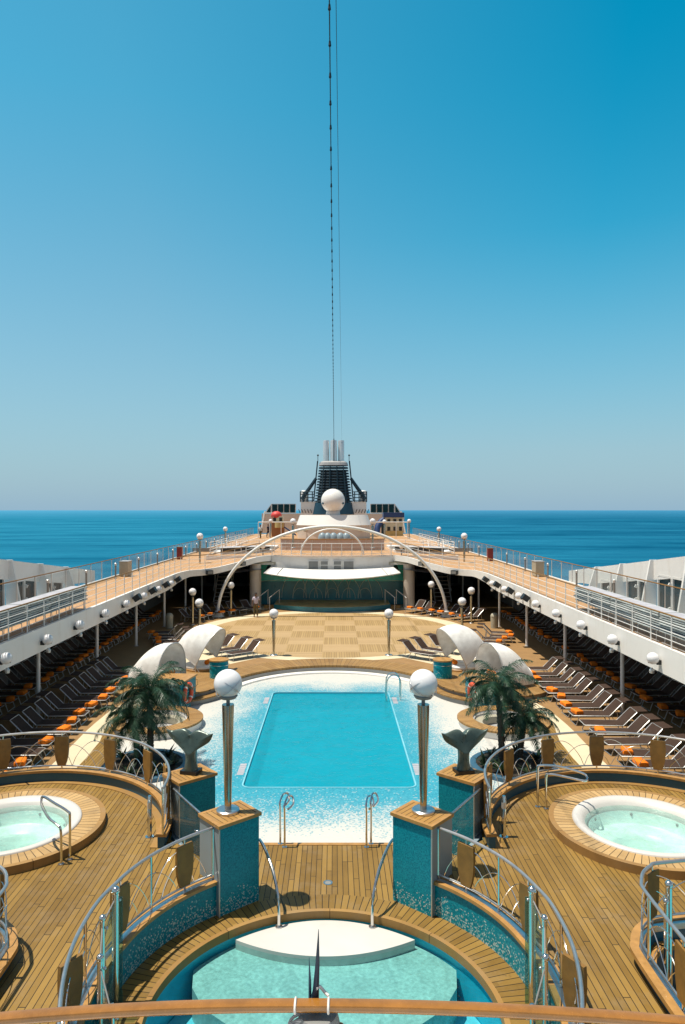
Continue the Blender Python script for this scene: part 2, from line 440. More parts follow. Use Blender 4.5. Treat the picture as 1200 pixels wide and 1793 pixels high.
mt['white'] = paint('white_paint', (.82, .80, .765), .45, var=.03, scale=.8, dirt=(.66, .60, .53))
mt['white2'] = paint('white_gloss', (.78, .77, .74), .3, var=.02)
mt['fibre'] = paint('white_fibreglass', (.60, .575, .54), .35, var=.04)
mt['beige'] = paint('beige_paint', (.60, .53, .46), .5, var=.06)
mt['pink'] = paint('rose_beige_panel', (.48, .36, .30), .5, var=.08)
mt['grey'] = paint('grey_paint', (.36, .36, .36), .5, var=.08)
mt['midgrey'] = paint('mid_grey', (.22, .225, .22), .55, var=.1)
mt['slate'] = paint('slate_panel', (.24, .31, .35), .35, var=.06)
mt['dark'] = paint('dark_paint', (.016, .02, .022), .5)
mt['ceiling'] = paint('dark_soffit', (.10, .10, .10), .6)
mt['navy'] = paint('navy_paint', (.012, .06, .10), .4, var=.1)
mt['navy2'] = paint('navy_louvre', (.006, .028, .045), .45, var=.15)
mt['kerbblue'] = paint('kerb_blue', (.008, .085, .14), .4, var=.15)
mt['chrome'] = paint('chrome', (.70, .69, .66), .13, 1, var=.04)
mt['lampchrome'] = paint('lamp_chrome', (.40, .385, .33), .16, 1, var=.1, scale=3)
mt['pipe'] = paint('bright_pipe', (.80, .80, .78), .32, .7, var=.05)
mt['railsteel'] = paint('rail_steel', (.56, .54, .53), .36, .9, var=.05)
mt['steel'] = paint('brushed_steel', (.60, .60, .60), .3, 1, var=.06)
mt['alu'] = paint('aluminium', (.62, .61, .59), .38, .6, var=.05)
mt['globe'] = paint('opal_globe', (.80, .79, .80), .22, var=.01)
mt['sling'] = fabric('brown_sling', (.062, .040, .031))
mt['slinggrey'] = fabric('grey_sling', (.42, .42, .46))
mt['stackgrey'] = paint('stack_frame', (.44, .48, .475), .5, var=.2)
mt['orange'] = fabric('orange_towel', (.78, .20, .02))
mt['canvas'] = fabric('white_canvas', (.93, .92, .89), .8, .25)
mt['buoy'] = paint('lifebuoy_red', (.70, .09, .03), .45)
mt['bronze'] = paint('green_bronze', (.085, .118, .102), .3, .3, var=.25, scale=4, dirt=(.13, .17, .145))
mt['black'] = paint('black_stone', (.012, .012, .012), .35)
mt['poolwall'] = paint('pool_tile', (.004, .78, .88), .35, var=.05)
mt['poolfloor'] = paint('pool_floor', (.010, .42, .54), .4, var=.05)
mt['poolrim'] = paint('pool_rim', (.20, .52, .62), .35)
mt['wadewall'] = paint('wading_wall', (.02, .50, .68), .35, var=.06)
mt['wadefloor'] = paint('wading_floor', (.30, .475, .455), .5, var=.2, scale=16)
mt['wadebench'] = paint('wading_bench', (.14, .55, .68), .4, var=.05)
mt['water'] = water('pool_water', (.42, .88, .92), 1.2, .34, .5, .62, (.012, .37, .49))
mt['water_w'] = water('wading_water', (.72, .94, .94), 2.2, .28)
mt['water_j'] = water('tub_water', (.78, .94, .90), 2.2, .25, .8, .12, (.74, .88, .84))
mt['tubin'] = paint('tub_shell', (.74, .86, .82), .35, var=.03)
mt['glass'] = glass('rail_glass', refl=.35)
mt['gateglass'] = glass('gate_glass', (.9, .93, .93), .03, (.6, .62, .62), .35)
mt['glassteal'] = glass('pole_glass', (.55, .78, .76), .1, (.3, .5, .5))
mt['window'] = paint('tinted_window', (.006, .04, .055), .3, 0, .12, var=.3)
mt['sea'] = seamat()
mt['leaf'] = leafmat('palm_leaf', (.012, .046, .024), (.040, .098, .05))
mt['leaf2'] = leafmat('plant_leaf', (.012, .032, .016), (.035, .06, .025))
mt['bark'] = paint('palm_bark', (.055, .042, .03), .85, var=.4, scale=14, bmp=.4)
mt['bluerim'] = paint('blue_planter', (.035, .10, .16), .4)
mt['soil'] = paint('soil', (.03, .022, .015), .9, var=.3, scale=10)
mt['tealwall'] = paint('teal_wall', (.08, .72, .66), .25, var=.25, scale=.5)
mt['bluewall'] = paint('deep_blue_wall', (.03, .22, .29), .3, var=.3, scale=.6)
mt['stagefl'] = paint('stage_floor', (.48, .35, .15), .4, var=.35, scale=1.2)
mt['bin'] = paint('bin_cream', (.40, .37, .28), .5)
mt['red'] = paint('red_box', (.22, .025, .02), .5)
mt['bulb'] = paint('bulb_dark', (.008, .02, .028), .3)
mt['cable'] = paint('cable', (.01, .045, .06), .5)
mt['skin'] = paint('skin', (.16, .085, .055), .55)
mt['hair'] = paint('hair', (.012, .009, .008), .7)
mt['shirt'] = fabric('lilac_shirt', (.55, .50, .60))
mt['trouser'] = fabric('khaki_trousers', (.14, .11, .055))
mt['shirt2'] = fabric('dark_shirt', (.03, .035, .06))
mt['yellow'] = paint('play_yellow', (.50, .38, .15), .5)
mt['playred'] = paint('play_red', (.62, .06, .05), .5)
mt['playbrown'] = paint('play_brown', (.30, .13, .045), .6)
mt['playblue'] = paint('play_blue', (.02, .05, .16), .5)
mt['playcream'] = paint('play_cream', (.62, .58, .42), .5)
mt['rope'] = paint('white_tie', (.7, .68, .64), .6)
mt['spike'] = paint('dark_blue_spike', (.006, .02, .045), .25, .3)
mt['tealtube'] = paint('dim_white_tube', (.62, .68, .62), .4)
# ------------------------------------------------------------------ world, sun, camera
CAMX, CAMZ, F = .14, 7.8, 1226.0
cam = bpy.data.cameras.new('camera'); co = bpy.data.objects.new('camera', cam); COL.objects.link(co)
co.location = (CAMX, 0, CAMZ); co.rotation_euler = (R(90), 0, 0)
cam.sensor_fit = 'VERTICAL'; cam.sensor_height = 36; cam.lens = F / 1793 * 36
cam.shift_x = 15 / 1793; cam.shift_y = -3.5 / 1793
cam.clip_start = .05; cam.clip_end = 200000
SC.camera = co
SUN_EL = R(72.5)
sd = Vector((-cos(SUN_EL), -.01 * cos(SUN_EL), sin(SUN_EL)))
sl = bpy.data.lights.new('sun', 'SUN'); sl.energy = 4.8; sl.angle = R(.53); sl.color = (1, .93, .80)
so = bpy.data.objects.new('sun', sl); COL.objects.link(so); so.location = (-30, 20, 80)
so.rotation_euler = sd.to_track_quat('Z', 'Y').to_euler()
w = bpy.data.worlds.new('World'); SC.world = w; w.use_nodes = True
nt = w.node_tree; nt.nodes.clear()
wo = nt.nodes.new('ShaderNodeOutputWorld'); bg = nt.nodes.new('ShaderNodeBackground')
sky = nt.nodes.new('ShaderNodeTexSky'); sky.sky_type = 'NISHITA'; sky.sun_disc = False
sky.sun_elevation = SUN_EL; sky.sun_rotation = math.atan2(sd.x, sd.y)
sky.altitude = 0; sky.air_density = 1.0; sky.dust_density = .4; sky.ozone_density = 1.5
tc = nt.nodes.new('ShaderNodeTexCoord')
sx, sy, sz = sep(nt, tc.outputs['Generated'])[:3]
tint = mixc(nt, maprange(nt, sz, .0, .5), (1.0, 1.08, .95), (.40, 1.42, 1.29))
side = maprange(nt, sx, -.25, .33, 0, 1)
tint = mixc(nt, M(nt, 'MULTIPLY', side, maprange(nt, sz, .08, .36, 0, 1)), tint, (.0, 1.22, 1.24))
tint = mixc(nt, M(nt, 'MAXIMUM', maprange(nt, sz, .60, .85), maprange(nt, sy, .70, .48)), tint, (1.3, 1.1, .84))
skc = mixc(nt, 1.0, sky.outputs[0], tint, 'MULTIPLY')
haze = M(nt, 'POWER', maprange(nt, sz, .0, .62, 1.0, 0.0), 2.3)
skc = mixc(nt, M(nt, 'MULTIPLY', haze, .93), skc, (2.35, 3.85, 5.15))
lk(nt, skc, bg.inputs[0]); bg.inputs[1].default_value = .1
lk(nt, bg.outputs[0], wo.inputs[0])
SC.view_settings.view_transform = 'Standard'; SC.view_settings.look = 'None'
SC.view_settings.exposure = .25; SC.view_settings.gamma = 1
SC.cycles.max_bounces = 8; SC.cycles.transparent_max_bounces = 24
SC.cycles.caustics_reflective = False; SC.cycles.caustics_refractive = False

# ------------------------------------------------------------------ setting: sea, hull, decks
circ = [(70000 * cos(2 * PI * i / 96), 70000 * sin(2 * PI * i / 96)) for i in range(96)]
struct(sheet('sea', circ, [], -24, mt['sea']))
BZ = -.2
half = [(0, 34.6)] + [(p[0], p[1]) for p in arc((0, 29.7), 4.9, PI / 2, R(29), 14)[1:]] + [(5.4, 31.0), (6.6, 29.0), (7.4, 27.9), (7.9, 26.8), (8.0, 25.6), (7.6, 24.6), (7.1, 23.6), (6.95, 22), (6.9, 15.0)]
beach = half[::-1] + mir(half)[1:]
beach = beach[::-1]
def rrect(x0, x1, y0, y1, r, n=6):
    o = []
    for cx, cy, a in ((x1 - r, y1 - r, 0), (x0 + r, y1 - r, PI / 2), (x0 + r, y0 + r, PI), (x1 - r, y0 + r, 1.5 * PI)):
        o += [(cx + r * cos(a + PI / 2 * i / n), cy + r * sin(a + PI / 2 * i / n)) for i in range(n + 1)]
    return o
pool = rrect(-2.5, 2.5, 20.2, 30.7, .22)
def circle(c, r, n=48): return [(c[0] + r * cos(2 * PI * i / n), c[1] + r * sin(2 * PI * i / n)) for i in range(n)]
RC = (6.4, 25.9)
struct(sheet('main_deck', [(-16.2, 2), (16.2, 2), (16.2, 126), (-16.2, 126)], [beach], 0, mt['tan']))
struct(sheet('pool_beach', [(-8.4, 15), (8.4, 15), (8.4, 36), (-8.4, 36)], [pool, circle(RC, 1.0), circle((-RC[0], RC[1]), 1.0)], BZ, mt['beach']))
b = MB().wall(beach + [beach[0]], BZ - .02, -.003, 0, .03); struct(obj('beach_edge', b, mt['white']))
def strip(name, a, b, z, m):
    vs = [(p[0], p[1], z) for p in a] + [(p[0], p[1], z) for p in b]; n = len(a)
    return struct(obj(name, MB().add(vs, [(i, i + 1, n + i + 1, n + i) for i in range(n - 1)]), m, smooth=0))
edge = [(7.4, 27.9), (7.9, 26.8), (8.0, 25.6), (7.6, 24.6), (7.1, 23.6), (6.95, 22), (6.9, 15.5)]
t1 = [(7.75, 28.0), (8.15, 26.9), (8.15, 25.6), (7.95, 24.6), (7.75, 23.6), (7.65, 22), (7.6, 15.5)]
t2 = [(8.25, 28.6), (8.55, 27.2), (8.6, 25.6), (8.6, 24.6), (8.55, 23.6), (8.5, 22), (8.45, 15.5)]
strip('teak_strip', edge, t1, .006, mt['teak']); strip('teak_strip', mir(edge), mir(t1), .006, mt['teak'])
strip('cream_path', t1, t2, .004, mt['cream']); strip('cream_path', mir(t1), mir(t2), .004, mt['cream'])
# dance floor and its cream border, cut by the stage
DC = (0, 45.0)
df = [p for p in circle(DC, 8.1, 96)]
struct(sheet('dance_floor_border', circle((0, 45.2), 9.1, 96), [df], .006, mt['cream']))
struct(sheet('dance_floor', df, [], .008, mt['dance']))
fan = [(-7.6, 40.6), (-8.8, 37.6), (-6.6, 33.8), (-5.0, 35.6), (-3.6, 37.2)]
struct(sheet('cream_patch', fan, [], .003, mt['cream'])); struct(sheet('cream_patch', mir(fan), [], .003, mt['cream']))
# crescent teak seat at the far end of the beach
inn = arc((0, 29.7), 4.9, R(148), R(32), 40); outr = arc((0, 30.2), 6.0, R(146), R(34), 40)
th = thing('teak_bench', 'long curved teak seat edging the far end of the pool beach', 'bench', (0, 34.6, 0))
obj('seat', MB().prism(inn + outr[::-1], .02, .13), teak('teak_bench_seat', 'radial', c=(0, 29.7), n=170, w=.19, A=(.24, .13, .04), B=(.36, .21, .07)), th, True)
obj('front_panel', MB().ring((0, 29.7), 4.86, 4.897, BZ, .015, 60, R(32), R(148)), mt['midgrey'], th, True)
obj('step', MB().ring((0, 29.7), 4.5, 4.855, BZ - .01, BZ + .07, 60, R(24), R(156)), mt['white'], th, True)
# the swimming pool
wl = MB().wall(pool + [pool[0]], -2.1, BZ + .012, -.09, 0)
th = thing('swimming_pool', 'rectangular swimming pool of turquoise water in the mosaic beach', 'pool', (0, 25.45, BZ))
pw = MB()
n = len(pool); pw.add([(p[0], p[1], z) for z in (-.92, BZ - .09) for p in pool], [(i, (i + 1) % n, n + (i + 1) % n, n + i) for i in range(n)])
obj('pool_wall', pw, mt['poolwall'], th, True)
obj('pool_floor', MB().add([(p[0], p[1], -.92) for p in pool], [tuple(range(n))]), mt['poolfloor'], th, True, 0)
obj('rim', MB().wall(pool + [pool[0]], BZ - .09, BZ + .012, -.045, .0), mt['poolrim'], th, True)
obj('water_surface', MB().add([(p[0], p[1], BZ - .05) for p in pool], [tuple(range(n))]), mt['water'], th, True, 0)
for sgn in (-1, 1):
    for yy in (21.6, 29.4):
        g = MB()
        for k in range(6): g.box((sgn * 2.70, yy - .4 + .16 * k, BZ + .004), (.2, .13, .008))
        obj('gutter_grate', g, mt['slinggrey'], th, True)
# pool ladder
th = thing('pool_ladder', 'chrome pool ladder curving over the far right corner of the pool', 'ladder', (2.5, 29.7, BZ))
for yy in (29.45, 29.95):
    obj('handrail', MB().tube(smoothline([(2.95, yy, BZ), (2.95, yy, .5), (2.85, yy, .78), (2.62, yy, .85), (2.42, yy, .7), (2.36, yy, .3), (2.36, yy, -.88)], 5), .028), mt['chrome'], th, True)
for z in (-.36, -.56, -.76): obj('tread', MB().box((2.36, 29.7, z), (.12, .5, .03)), mt['dark'], th, True)
# ship hull and outer deck edge
for sg in (-1, 1):
    struct(obj('hull', MB().box((sg * 17.0, 62, -13.0), (.3, 140, 22)), mt['white']))
struct(obj('lower_deck', MB().box((0, 62, -2.9), (33.6, 140, .2)), mt['grey']))

# ------------------------------------------------------------------ raised front decks, landing, walls
JZ, LZ, PZ = 1.45, .96, 2.5
wallarc = [(3.06 * cos(R(t)), 9.5 + 3.06 * sin(R(t))) for t in range(52, 8, -4)] + [(3.09, 9.7), (3.11, 9.2), (3.08, 8.7), (2.99, 8.2), (2.85, 7.7), (2.67, 7.2), (2.3, 6.4)]
deckR = [(p[0], p[1]) for p in wallarc] + [(1.6, 3.0), (12.5, 3.0), (12.5, 13.9), (9.56, 13.9)] + arc(KC, 3.3, R(10), R(176), 40) + [(2.7, 13.2), (2.3, 12.8), (2.1, 12.35)]
well = [(4.47, 3.4), (4.47, 9.5), (4.56, 9.9), (4.85, 10.2), (5.3, 10.33), (11.8, 11.2), (11.8, 3.4)]
struct(sheet('tub_deck', deckR, [circle(JC, 1.5), well], JZ, mt['teak']))
struct(sheet('tub_deck', mir(deckR), [mir(circle(JC, 1.5)), mir(well)], JZ, mt['teak']))
land = [(-2.9, 14.3), (2.9, 14.3)] + [(p[0], p[1]) for p in arc(WC, 2.9, R(33), R(147), 40)]
struct(sheet('landing', land, [circle((0.03, 12.85), .085, 20)], LZ, mt['teak']))
struct(obj('landing_nosing', MB().box((0, 14.33, LZ - .03), (5.8, .1, .08)), mt['cap']))
for k in range(6):
    struct(obj('stair_step', MB().box((0, 14.55 + .33 * k, (LZ - .19 * (k + 1)) / 2 - .12), (4.4, .34, LZ - .19 * (k + 1) + .25)), mt['teak']))
struct(obj('landing_front', MB().box((0, 14.2, .3), (5.8, .1, 1.2)), mt['barm']))
for sg in (-1, 1):
    c = (sg * KC[0], KC[1])
    a0, a1 = (R(8), R(180)) if sg > 0 else (R(0), R(172))
    struct(obj('retaining_wall', MB().ring(c, 3.2, 3.3, -.3, JZ - .01, 60, a0, a1), mt['barm']))
    struct(obj('retaining_wall', MB().box((sg * 2.55, 13.0, .6), (.08, 1.9, 1.65), -sg * R(32)), mt['slate']))
tg = thing('floor_drain', 'round grey drain cover set in the teak landing between the pillars', 'drain', (.03, 12.85, LZ))
obj('ring', MB().ring((0, 0), .06, .085, -.03, .006, 28), mt['steel'], tg); obj('cover', MB().ring((0, 0), .001, .059, -.03, .002, 24), mt['midgrey'], tg)
# wading pool
th = thing('wading_pool', 'round wading pool of pale green water with a white lens shaped island', 'pool', (WC[0], WC[1], .1))
obj('coping', MB().ring(WC, 2.50, 2.95, LZ - .05, LZ + .006, 110, R(-60), R(240)), mt['teak_w'], th, True)
obj('nosing', MB().ring(WC, 2.42, 2.499, LZ - .12, LZ + .014, 110, R(-60), R(240)), mt['nosing'], th, True)
obj('wall', MB().lathe([(2.46, .05), (2.46, LZ - .121)], (WC[0], WC[1], 0), 96), mt['wadewall'], th, True)
obj('floor', MB().ring(WC, .01, 2.45, .05, .22, 72), mt['wadebench'], th, True)
vp = arc(WC, 2.42, R(33), R(147), 40) + [(-1.97, 10.42), (-1.72, 9.98), (-1.2, 9.56), (-.6, 9.32), (0, 9.24), (.6, 9.32), (1.2, 9.56), (1.72, 9.98), (1.97, 10.42)]
obj('raised_floor', MB().prism(vp, .221, .69), mt['wadefloor'], th, True)
obj('bench', MB().ring(WC, 1.75, 2.45, .222, .50, 60, R(195), R(345)), mt['wadebench'], th, True)
up = [(x, 11.33 + .54 * (1 - (x / 1.45) ** 2)) for x in [-1.45 + 2.9 * i / 30 for i in range(31)]]
lo = [(x, 11.33 - .42 * (1 - (x / 1.45) ** 2)) for x in [1.45 - 2.9 * i / 30 for i in range(31)]]
isl = MB().prism(up[1:-1] + [up[-1]] + lo[1:-1] + [lo[-1]], .691, .845)
obj('island', isl, mt['fibre'], th, True)
obj('water_surface', MB().add([(p[0], p[1], .79) for p in circle(WC, 2.455, 72)], [tuple(range(72))]), mt['water_w'], th, True, 0)
for sg in (-1, 1):
    obj('water_inlet', MB().sphere((sg * 1.95, 9.05, .56), .17, 18, 10, .55), mt['chrome'], th, True)
# curved mosaic walls beside the wading pool with sill and railing
def shield(m, base, nx, ny, w=.33, h=.68, t=.055):
    """teak shield: flat top, bulging sides, narrower foot; base = centre top point, (nx,ny) = facing normal"""
    prof = [(.47, 0), (.5, -.18), (.5, -.42), (.46, -.66), (.37, -.86), (.27, -1.0)]
    out = [(a * w, z * h) for a, z in prof] + [(-a * w, z * h) for a, z in prof[::-1]]
    ux, uy = -ny, nx; n = len(out); vs = []
    for s in (-.5, .5):
        for a, z in out: vs.append((base[0] + ux * a + nx * s * t, base[1] + uy * a + ny * s * t, base[2] + z))
    fs = [tuple(range(n)), tuple(range(2 * n - 1, n - 1, -1))] + [(i, (i + 1) % n, n + (i + 1) % n, n + i) for i in range(n)]
    return m.add(vs, fs)
def shield_rail(name, label, line, base_z, shields, arcs, posts=(), face=None, cat='railing'):
    """line: plan polyline; railing with a chrome handrail, a bottom rail, bent wire arcs and hanging teak shields"""
    L = along([(p[0], p[1], 0) for p in line], .05); tot = len(L) - 1
    th = thing(name, label, cat, (line[0][0], line[0][1], base_z))
    top = [(p.x, p.y, base_z + .86) for p, d in L]
    obj('handrail', MB().tube(top, .026, 10), mt['railsteel'], th, True)
    obj('bottom_rail', MB().tube([(p.x, p.y, base_z + .07) for p, d in L], .018, 8), mt['steel'], th, True)
    for s in shields:
        s, yaw = s if isinstance(s, tuple) else (s, 0)
        p, d = L[int(s * tot)]; d = Matrix.Rotation(yaw, 3, 'Z') @ d
        q = obj('shield_panel', shield(MB(), (p.x, p.y, base_z + .76), -d.y, d.x), mt['panel'], th, True)
        for za, zb, rr in ((.86, .75, .014), (.09, -.01, .02)): obj('hanger', MB().tube([(p.x, p.y, base_z + za), (p.x, p.y, base_z + zb)], rr), mt['chrome'], th, True)
    wm = MB()
    for a, b, h in arcs:
        pts = []
        for i in range(17):
            u = a + (b - a) * i / 16; p, d = L[min(tot, max(0, int(u * tot)))]
            f = u * tot - int(u * tot)
            p = p + d * f * .05
            pts.append((p.x, p.y, base_z + .07 + h * math.sin(PI * i / 16) ** .75))
        wm.tube(pts, .0075, 5)
    if arcs: obj('wire_arcs', wm, mt['chrome'], th, True)
    for s in posts:
        p, d = L[int(s * tot)]
        obj('post', MB().tube([(p.x, p.y, base_z), (p.x, p.y, base_z + .86)], .022), mt['chrome'], th, True)
    return th
def arcset(n, a=0.0, b=1.0):
    o = []; w = (b - a) / n
    for k in range(n):
        x = a + w * k
        o += [(x, x + w, .62), (x + w * .22, x + w * .78, .40), (x + w * .5, min(b, x + w * 1.5), .50)]
    return o
wlR = [(WC[0] + 3.03 * cos(R(t)), WC[1] + 3.03 * sin(R(t))) for t in range(52, 8, -4)] + [(3.06, 9.7), (3.08, 9.2), (3.05, 8.7), (2.96, 8.2), (2.82, 7.7), (2.64, 7.2)]
wlR = [tuple(q[:2]) for q in smoothline([(p[0], p[1], 0) for p in wlR], 4)]
for sg, nm in ((-1, 'left'), (1, 'right')):
    wl_ = [(sg * p[0], p[1]) for p in wlR]
    O = lambda a, b: (a, b) if sg > 0 else (-b, -a)       # offsets: positive = away from the pool
    th = thing('pool_wall', f'curved turquoise mosaic wall with teak sill on the {nm} of the wading pool', 'wall', (wl_[0][0], wl_[0][1], LZ))
    obj('mosaic_face', MB().wall(wl_, LZ - .2, 1.49, *O(-.075, .02)), mt['wallm'], th, True)
    obj('sill', MB().wall(wl_, 1.491, 1.545, *O(-.11, -.03)), mt['cap'], th, True)
    obj('metal_strip', MB().wall(wl_, 1.491, 1.535, *O(-.028, .07)), mt['steel'], th, True)
    obj('back_sill', MB().wall(wl_, JZ - .01, 1.54, *O(.072, .14)), mt['cap'], th, True)
    pl = [(p[0] + sg * .05, p[1]) for p in wl_]
    shield_rail('shield_railing', f'chrome railing with teak shields above the mosaic wall {nm} of the wading pool', pl, 1.54,
                ((.115, 0), (.40, sg * R(18)), (.735, sg * R(42))), arcset(4, .02, .95), (.0, .25, .60, 1.0))
# kerb and railing around the tub decks
for sg, nm in ((-1, 'left'), (1, 'right')):
    c = (sg * KC[0], KC[1])
    a0, a1 = (R(8), R(182)) if sg > 0 else (R(-2), R(172))
    th = thing('deck_kerb', f'low curved kerb with dark blue face and teak cap behind the {nm} hot tub', 'kerb', (c[0], c[1] + 3, JZ))
    obj('blue_face', MB().ring(c, 3.13, 3.25, JZ - .02, 1.66, 80, a0, a1), mt['kerbblue'], th, True)
    obj('cap', MB().ring(c, 3.10, 3.30, 1.661, 1.715, 80, a0, a1), mt['cap'], th, True)
    obj('foot_strip', MB().ring(c, 2.98, 3.128, JZ + .002, JZ + .014, 80, a0, a1), mt['nosing'], th, True)
    ln = arc(c, 3.23, a0, a1, 90)
    ff = [.06, .155, .27, .40, .53, .66, .80] if sg < 0 else [.94, .845, .73, .60, .47, .335, .20]
    shield_rail('shield_railing', f'chrome railing with teak shields on the curved kerb behind the {nm} hot tub', ln, 1.715, ff,
                arcset(8), (0, 1))
# ------------------------------------------------------------------ mosaic pillars with teak tops
def pillar(c, sg, ztop, zbot, label, half=(.40, .31)):
    a = sg * R(41.0)                       # plan rotation (mirrored on the right)
    th = thing('mosaic_pillar', label, 'pillar', (c[0], c[1], zbot))
    u = Vector((cos(a), sin(a))); v = Vector((-sin(a), cos(a))); C = Vector(c)
    q = lambda i, j, e=0: tuple(C + u * i * (half[0] + e) + v * j * (half[1] + e))
    obj('core', MB().prism([q(-1, -1), q(1, -1), q(1, 1), q(-1, 1)], zbot - .3, ztop - .05), mt['pilm'], th, True, 0)
    s = -1 if sg > 0 else 1                # outer side clad in slate panels
    pts = [q(s, -1, .006), q(s, 1, .006)]
    e = u * s * .004
    obj('side_panel', MB().prism([q(s, -1, .012), q(s, 1, .012), q(s * .98, 1, .0), q(s * .98, -1, .0)], zbot - .3, ztop - .052), mt['slate'], th, True, 0)
    obj('edge_trim', MB().tube([q(s, -1, .012) + (zbot,), q(s, -1, .012) + (ztop - .055,)], .012, 6), mt['alu'], th, True)
    obj('top_board', MB().prism([q(-1, -1, -.03), q(1, -1, -.03), q(1, 1, -.03), q(-1, 1, -.03)], ztop - .049, ztop), mt['teak_x' if sg > 0 else 'teak_x2'], th, True, 0)
    tr = MB()
    P4 = [q(-1, -1, .0), q(1, -1, .0), q(1, 1, .0), q(-1, 1, .0)]
    I4 = [q(-1, -1, -.03), q(1, -1, -.03), q(1, 1, -.03), q(-1, 1, -.03)]; O4 = [q(-1, -1, .035), q(1, -1, .035), q(1, 1, .035), q(-1, 1, .035)]
    for k in range(4):
        m = (k + 1) % 4
        tr.prism([O4[k], O4[m], I4[m], I4[k]], ztop - .052, ztop + .004)
    obj('top_trim', tr, mt['cap'], th, True)
    return th
P1, P2 = (1.68, 12.25), (2.76, 14.10)
pillar((-P1[0], P1[1]), 1, PZ, LZ, 'left turquoise mosaic pillar with teak top carrying a tall lamp')
pillar(P1, -1, PZ, LZ, 'right turquoise mosaic pillar with teak top carrying a tall lamp')
pillar((-P2[0], P2[1]), 1, PZ, LZ, 'left teal pillar with teak top under a whale tail sculpture')
pillar(P2, -1, PZ, LZ, 'right teal pillar with teak top under a whale tail sculpture')
# ------------------------------------------------------------------ globe lamps
def make_lamp():
    t = thing('globe_lamp', '', 'lamp')
    obj('base_plate', MB().lathe([(.001, 0), (.19, 0), (.19, .035), (.17, .05), (.001, .05)], n=32), mt['steel'], t)
    obj('post', MB().lathe([(.055, .05), (.062, .3), (.098, 1.72), (.098, 1.76), (.001, 1.76)], n=24), mt['lampchrome'], t)
    obj('collar', MB().lathe([(.03, 1.755), (.03, 1.83), (.13, 1.86), (.16, 1.90), (.15, 1.92), (.001, 1.90)], n=28), mt['midgrey'], t)
    obj('globe', MB().sphere((0, 0, 2.10), .232, 32, 20), mt['globe'], t)
    cg = MB()
    for ax in (0, 1):
        pts = []
        for i in range(33):
            a = 2 * PI * i / 32; r = .238
            x, y, z = r * cos(a), r * sin(a), 0
            tl = R(38) if ax == 0 else R(-38)
            pts.append((x * cos(tl), y, 2.10 + x * sin(tl) - .03))
        cg.tube(pts[:-1], .006, 5, True)
    obj('wire_guard', cg, mt['steel'], t)
    return t
lamp0 = make_lamp(); used = []
LG = 'white globe lamps on posts'
def lamp(x, y, z, label, rz=0, s=1.0): return place(lamp0, used, (x, y, z), rz, label, LG, (s, s, s) if s != 1 else None)
lamp(-1.72, 12.30, PZ + .005, 'tall chrome globe lamp standing on the left front mosaic pillar', .5, 1.07)
lamp(1.71, 12.30, PZ + .005, 'tall chrome globe lamp standing on the right front mosaic pillar', 2.2, 1.07)
lamp(-3.08, 37.5, .01, 'globe lamp on the left near edge of the checkered dance floor')
lamp(3.08, 37.5, .01, 'globe lamp on the right near edge of the checkered dance floor')
lamp(-7.45, 51.6, .01, 'left globe lamp on the dance floor border inside the foot of the white arch')
lamp(7.4, 52.2, .01, 'right globe lamp on the dance floor border inside the foot of the white arch')
lamp(-7.9, 41.8, .01, 'lower of the two globe lamps behind the left far canopy')
lamp(-9.45, 47.5, .0, 'rear of the two globe lamps behind the left far canopy, by loungers')
lamp(7.9, 42.4, .01, 'lower of the two globe lamps behind the right far canopy')
lamp(9.6, 48.2, .0, 'rear of the two globe lamps behind the right far canopy, by loungers')
lamp(-8.7, 60.5, .0, 'shaded globe lamp beyond the left leg of the white arch')
lamp(-10.1, 53.5, 3.55, 'globe lamp on the left walkway where it bends towards the stage')
lamp(10.3, 54.6, 3.52, 'globe lamp on the right walkway where it bends towards the stage')
lamp(-11.6, 75.7, 3.5, 'globe lamp on the left upper deck beside the folded loungers')
lamp(11.5, 75.7, 3.5, 'globe lamp on the right upper deck beside the folded loungers')
lamp(-7.9, 89, 4.16, 'small far globe lamp on the left upper deck by walking people')
lamp(9.7, 89, 4.16, 'small far globe lamp at the right end of the upper deck')
lamp(-3.3, 59.0, 4.6, 'globe lamp on the left of the podium behind the white arch')
lamp(3.4, 59.0, 4.6, 'globe lamp on the right of the podium behind the white arch')
lamp(6.2, 84, 4.16, 'far globe lamp in front of the cream playhouse')
